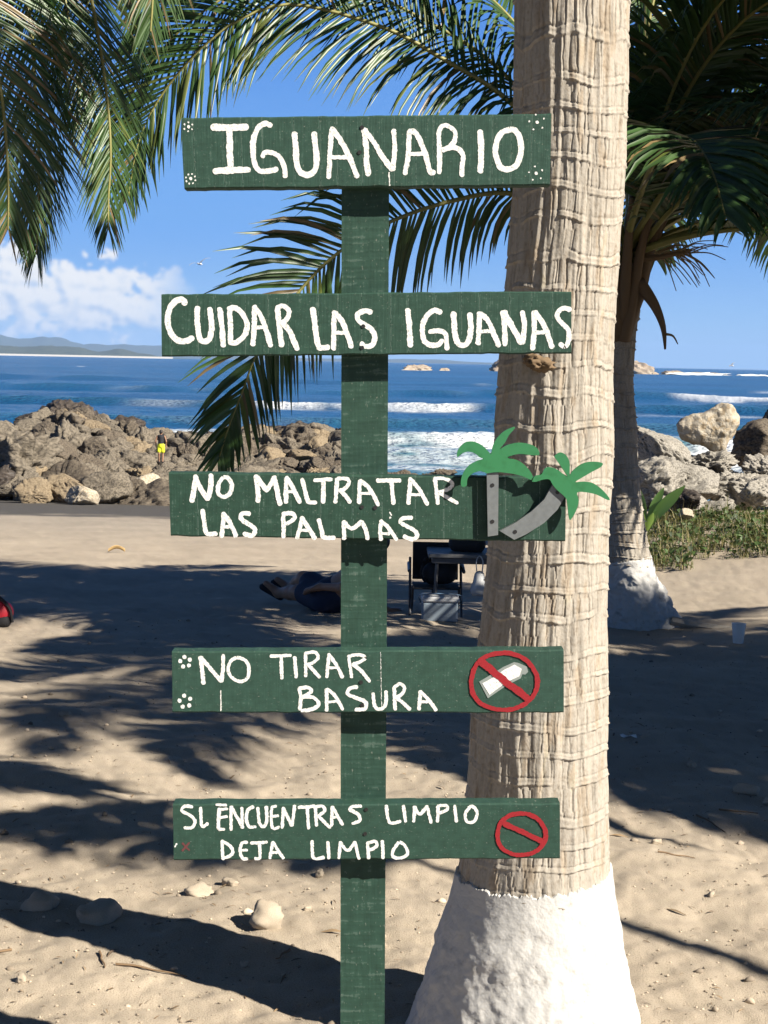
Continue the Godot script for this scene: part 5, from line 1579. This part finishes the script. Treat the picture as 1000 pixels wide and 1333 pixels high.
	piece("shorts", flesh([[Vector3(0, 0.98, 0), Vector3(0, 0.9, 0), 0.145, 0.15], [Vector3(-0.09, 0.9, 0), Vector3(-0.1, 0.62, 0.02), 0.105, 0.10], [Vector3(0.09, 0.9, 0), Vector3(0.1, 0.62, -0.02), 0.105, 0.10]], 0.025, 0.03, 0.014), yellow, t)
	piece("hair", flesh([[Vector3(0, 1.64, 0.03), Vector3(0, 1.69, 0.02), 0.09, 0.09]], 0.02, 0.02), hair, t)
	for s in [-1.0, 1.0]: piece("shoe", flesh([[Vector3(s * 0.10, 0.03, 0.03 * s + 0.02), Vector3(s * 0.11, 0.03, -0.15), 0.045, 0.04]], 0.02, 0.02), black, t)

# ---------------------------------------------------------------- things left on the beach
func build_belongings() -> void:
	var grey := plain(Color(0.13, 0.13, 0.13), 0.6)
	var metal := plain(Color(0.06, 0.06, 0.065), 0.45)
	var white := plain(Color(0.40, 0.41, 0.42), 0.5)
	var blue := plain(Color(0.10, 0.16, 0.24), 0.5)
	var black := plain(Color(0.012, 0.012, 0.014), 0.8)
	# folding table
	var at := TABLE_AT + Vector3(0.08, 0, -0.25)
	at.y = ground_at(at.x, at.z)
	var t := thing("folding_table", "low grey folding table standing in the palm shade behind the trunk", "table", at)
	var o := piece("table_top", chamfer_box(Vector3(0.82, 0.03, 0.5), 0.006), grey, t)
	o.position.y = 0.50
	o = piece("apron", chamfer_box(Vector3(0.76, 0.045, 0.44), 0.005), metal, t)
	o.position.y = 0.461
	for sx in [-1, 1]:
		for sz in [-1, 1]:
			piece("leg", tube([Vector3(sx * 0.34, 0.45, sz * 0.19), Vector3(sx * 0.36, -0.02, sz * 0.21)], [0.014, 0.014], 8), metal, t)
	# on the table
	var cup := _cup(0.045, 0.036, 0.12)
	o = piece("green_cup", cup, plain(Color(0.05, 0.24, 0.03), 0.4))
	o.position = at + Vector3(0.10, 0.516, 0.12)
	tag(o, "bright green plastic cup on the folding table", "cup")
	var bag := thing("food_bag", "dark lumpy bag on the folding table", "bag", at + Vector3(-0.12, 0.516, 0.02))
	piece("sack", flesh([[Vector3(-0.06, 0.06, 0), Vector3(0.08, 0.06, 0.02), 0.07, 0.08], [Vector3(0, 0.07, 0), Vector3(0.02, 0.15, 0), 0.07, 0.025]], 0.012, 0.04), black, bag)
	piece("handle", tube(smooth_line([Vector3(-0.03, 0.14, 0), Vector3(0.0, 0.21, 0.01), Vector3(0.05, 0.21, 0.01), Vector3(0.05, 0.14, 0)], 4), range(13).map(func(k): return 0.006), 6), black, bag)
	# white carrier bag hanging at the table's edge
	bag = thing("carrier_bag", "small white carrier bag hanging from the folding table", "bag", at + Vector3(-0.02, 0.22, 0.29))
	piece("sack", flesh([[Vector3(0, 0.06, 0), Vector3(0, 0.14, 0), 0.055, 0.04], [Vector3(-0.02, 0.03, 0), Vector3(0.03, 0.03, 0), 0.045, 0.045]], 0.01, 0.03), white, bag)
	piece("handle", tube(smooth_line([Vector3(-0.02, 0.17, 0), Vector3(-0.025, 0.25, -0.01), Vector3(0.0, 0.29, -0.03), Vector3(0.025, 0.25, -0.01), Vector3(0.02, 0.17, 0)], 4), range(17).map(func(k): return 0.005), 6), white, bag)
	# cooler
	at = COOLER_AT
	at.y = ground_at(at.x, at.z)
	t = thing("cooler", "small pale blue cool box on the shaded sand beside the table", "cooler", at)
	o = piece("body", chamfer_box(Vector3(0.27, 0.15, 0.2), 0.012), plain(Color(0.17, 0.21, 0.25), 0.5), t)
	o.position.y = 0.07
	o = piece("lid", chamfer_box(Vector3(0.285, 0.045, 0.215), 0.012), white, t)
	o.position.y = 0.168
	piece("handle", tube(smooth_line([Vector3(-0.146, 0.13, 0), Vector3(-0.15, 0.2, 0.08), Vector3(0.0, 0.215, 0.112), Vector3(0.15, 0.2, 0.08), Vector3(0.146, 0.13, 0)], 4), range(17).map(func(k): return 0.006), 6), blue, t)
	# black folding chair, half collapsed, with a rucksack on it
	at = COOLER_AT + Vector3(-0.02, 0, -0.42)
	at.y = ground_at(at.x, at.z)
	t = thing("camp_chair", "black folding camp chair behind the cool box", "chair", at)
	for s in [-1, 1]:
		piece("leg", tube([Vector3(s * 0.2, 0.0, 0.16), Vector3(s * 0.2, 0.42, -0.2)], [0.011, 0.011], 7), metal, t)
		piece("leg", tube([Vector3(s * 0.18, 0.0, -0.18), Vector3(s * 0.18, 0.24, 0.18)], [0.011, 0.011], 7), metal, t)
		piece("arm", tube([Vector3(s * 0.21, 0.38, -0.17), Vector3(s * 0.21, 0.36, 0.16)], [0.014, 0.014], 7), metal, t)
	o = piece("seat", chamfer_box(Vector3(0.36, 0.012, 0.34), 0.004), black, t)
	o.position = Vector3(0, 0.225, 0)
	o = piece("backrest", chamfer_box(Vector3(0.36, 0.3, 0.012), 0.004), black, t)
	o.position = Vector3(0, 0.40, -0.18)
	o.rotation.x = -0.3
	bag = thing("rucksack", "black rucksack slumped on the camp chair", "bag", at + Vector3(0.02, 0.232, 0.0))
	piece("sack", flesh([[Vector3(-0.04, 0.09, 0), Vector3(0.06, 0.1, 0), 0.09, 0.08], [Vector3(0.06, 0.1, 0), Vector3(0.1, 0.18, -0.02), 0.08, 0.05]], 0.013, 0.04), black, bag)
	piece("strap", tube(smooth_line([Vector3(-0.05, 0.17, 0.03), Vector3(-0.1, 0.22, 0.06), Vector3(-0.14, 0.1, 0.08), Vector3(-0.1, 0.03, 0.07)], 4), range(13).map(func(k): return 0.01), 6), black, bag)
	# red rucksack at the edge of the shadow
	at = RED_BAG + Vector3(-0.05, 0, 0)
	at.y = ground_at(at.x, at.z)
	t = thing("beach_bag", "red and black rucksack lying on the sand in leaf shade", "bag", at)
	piece("sack", flesh([[Vector3(-0.2, 0.11, 0), Vector3(0.05, 0.10, 0), 0.11, 0.085], [Vector3(-0.1, 0.15, 0), Vector3(0.0, 0.14, 0.02), 0.07, 0.06]], 0.013, 0.05), plain(Color(0.46, 0.012, 0.03), 0.6), t)
	piece("pocket", flesh([[Vector3(-0.2, 0.05, 0.04), Vector3(0.08, 0.045, 0.04), 0.06, 0.05]], 0.013, 0.03), black, t)
	piece("strap", tube(smooth_line([Vector3(-0.05, 0.2, 0.0), Vector3(0.03, 0.22, 0.04), Vector3(0.12, 0.14, 0.06), Vector3(0.14, 0.04, 0.06)], 4), range(13).map(func(k): return 0.012), 6), black, t)
	# plastic cup on the sand
	var clear := plain(Color(0.75, 0.77, 0.76), 0.35)
	clear.transparency = BaseMaterial3D.TRANSPARENCY_ALPHA
	clear.albedo_color.a = 0.75
	o = piece("plastic_cup", _cup(0.048, 0.034, 0.135), clear)
	o.position = CUP_AT
	o.position.y = ground_at(CUP_AT.x, CUP_AT.z)
	tag(o, "white translucent plastic cup standing on shaded sand", "cup")
	# scrap of paper, dry leaf
	var v := PackedVector3Array()
	for j in 4:
		for i in 6:
			v.append(Vector3(0.075 * (i / 5.0 - 0.5), 0.006 + 0.006 * sin(i * 1.7 + j), 0.03 * (j / 3.0 - 0.5)))
	o = piece("paper_scrap", commit(v, grid_index(6, 4, true)), plain(Color(0.7, 0.7, 0.68), 0.8))
	o.position = SCRAP
	o.position.y = ground_at(SCRAP.x, SCRAP.z) + 0.003
	tag(o, "small white paper scrap on the shaded sand", "litter")
	v = PackedVector3Array()
	for j in 5:
		for i in 9:
			var u := i / 8.0
			v.append(Vector3(0.2 * (u - 0.5), 0.02 + 0.04 * sin(PI * u) + 0.02 * absf(j - 2.0), 0.05 * (j / 4.0 - 0.5) * sin(PI * clampf(u, 0.05, 0.95))))
	o = piece("dry_leaf", commit(v, grid_index(9, 5, true)), plain(Color(0.42, 0.29, 0.13), 0.8))
	o.position = LEAF_AT
	o.position.y = ground_at(LEAF_AT.x, LEAF_AT.z) - 0.01
	o.rotation.y = 0.3
	tag(o, "curled straw-coloured dry leaf on the open sand", "leaf")

func _cup(top: float, bottom: float, h: float) -> ArrayMesh:
	var prof := [[bottom * 0.3, 0.002], [bottom, 0.002], [top, h], [top + 0.002, h + 0.002], [top - 0.003, h], [bottom - 0.003, 0.006], [bottom * 0.3, 0.006]]
	var v := PackedVector3Array()
	for p in prof:
		for k in 25: v.append(Vector3(cos(TAU * k / 24) * p[0], p[1], sin(TAU * k / 24) * p[0]))
	return commit(v, grid_index(25, prof.size(), false))

func build_gulls() -> void:
	var white := plain(Color(0.75, 0.75, 0.75), 0.8)
	var grey := plain(Color(0.25, 0.26, 0.28), 0.8)
	for g in [[-9.5, 6.3, 78.0, 0.6, "white gull gliding low beside the cloud edge"], [24.0, 3.3, 150.0, -0.5, "gull flying above the horizon by the headland islet"], [33.5, 1.9, 150.0, 0.9, "gull flying above the far reef"], [7.4, 2.7, 95.0, 0.2, "gull crossing over the distant sea right of the post"]]:
		var t := thing("gull", g[4], "bird", Vector3(g[0], g[1], -g[2]))
		t.rotation = Vector3(0.1, g[3], 0.35)
		piece("body", flesh([[Vector3(0, 0, -0.16), Vector3(0, 0, 0.1), 0.045, 0.055], [Vector3(0, 0, 0.1), Vector3(0, -0.01, 0.24), 0.05, 0.02], [Vector3(0, 0.02, -0.2), Vector3(0, 0.02, -0.22), 0.04, 0.035], [Vector3(0, 0.015, -0.25), Vector3(0, 0.01, -0.29), 0.014, 0.006]], 0.02, 0.03), white, t)
		for s in [-1.0, 1.0]:
			var v := PackedVector3Array()
			for i in 7:
				var u := i / 6.0
				var c := Vector3(s * (0.04 + 0.58 * u), 0.03 + 0.14 * sin(u * 2.4), -0.05 + 0.12 * u * u)
				var w := lerpf(0.085, 0.02, u)
				v.append(c + Vector3(0, 0, -w))
				v.append(c + Vector3(0, 0.012, 0))
				v.append(c + Vector3(0, 0, w))
			piece("wing", commit(v, grid_index(3, 7, s > 0)), grey, t)

# ----------------------------------------------------------------
func _ready() -> void:
	var cam := Camera3D.new()
	cam.name = "camera"
	cam.position = Vector3(0, 1.6, 0)
	cam.rotation_degrees = Vector3(-5.58, 0, 1.15)
	cam.fov = 36.86
	cam.near = 0.05
	cam.far = 40000.0
	add_child(cam)
	cam.current = true
	var env := Environment.new()
	env.background_mode = Environment.BG_SKY
	env.sky = build_sky()
	env.background_energy_multiplier = 0.385
	env.tonemap_mode = Environment.TONE_MAPPER_LINEAR
	env.tonemap_exposure = 2.5
	env.sdfgi_enabled = true
	env.ssao_enabled = true
	env.ssil_enabled = true
	env.fog_enabled = true
	env.fog_density = 0.00007
	env.fog_light_color = Color(0.62, 0.76, 0.95)
	var we := WorldEnvironment.new()
	we.name = "world_environment"
	we.environment = env
	add_child(we)
	var sun := DirectionalLight3D.new()
	sun.name = "sun"
	sun.basis = Basis.looking_at(-SUN)
	sun.light_energy = 1.6
	sun.light_color = Color(1.0, 0.965, 0.905)
	sun.light_angular_distance = 0.53
	sun.shadow_enabled = true
	add_child(sun)

	big = noise(1, 0.45, 3)
	lump = noise(2, 2.6, 3)
	cell = FastNoiseLite.new()
	cell.seed = 3
	cell.noise_type = FastNoiseLite.TYPE_CELLULAR
	cell.cellular_return_type = FastNoiseLite.RETURN_DISTANCE
	cell.frequency = 1.9

	build_ground()
	build_sea()
	build_far()
	print("setting ", Time.get_ticks_msec())
	build_sign()
	print("sign ", Time.get_ticks_msec())
	build_palms()
	print("palms ", Time.get_ticks_msec())
	build_rocks()
	build_plants()
	print("rocks ", Time.get_ticks_msec())
	build_people()
	build_belongings()
	build_gulls()
	print("all ", Time.get_ticks_msec())
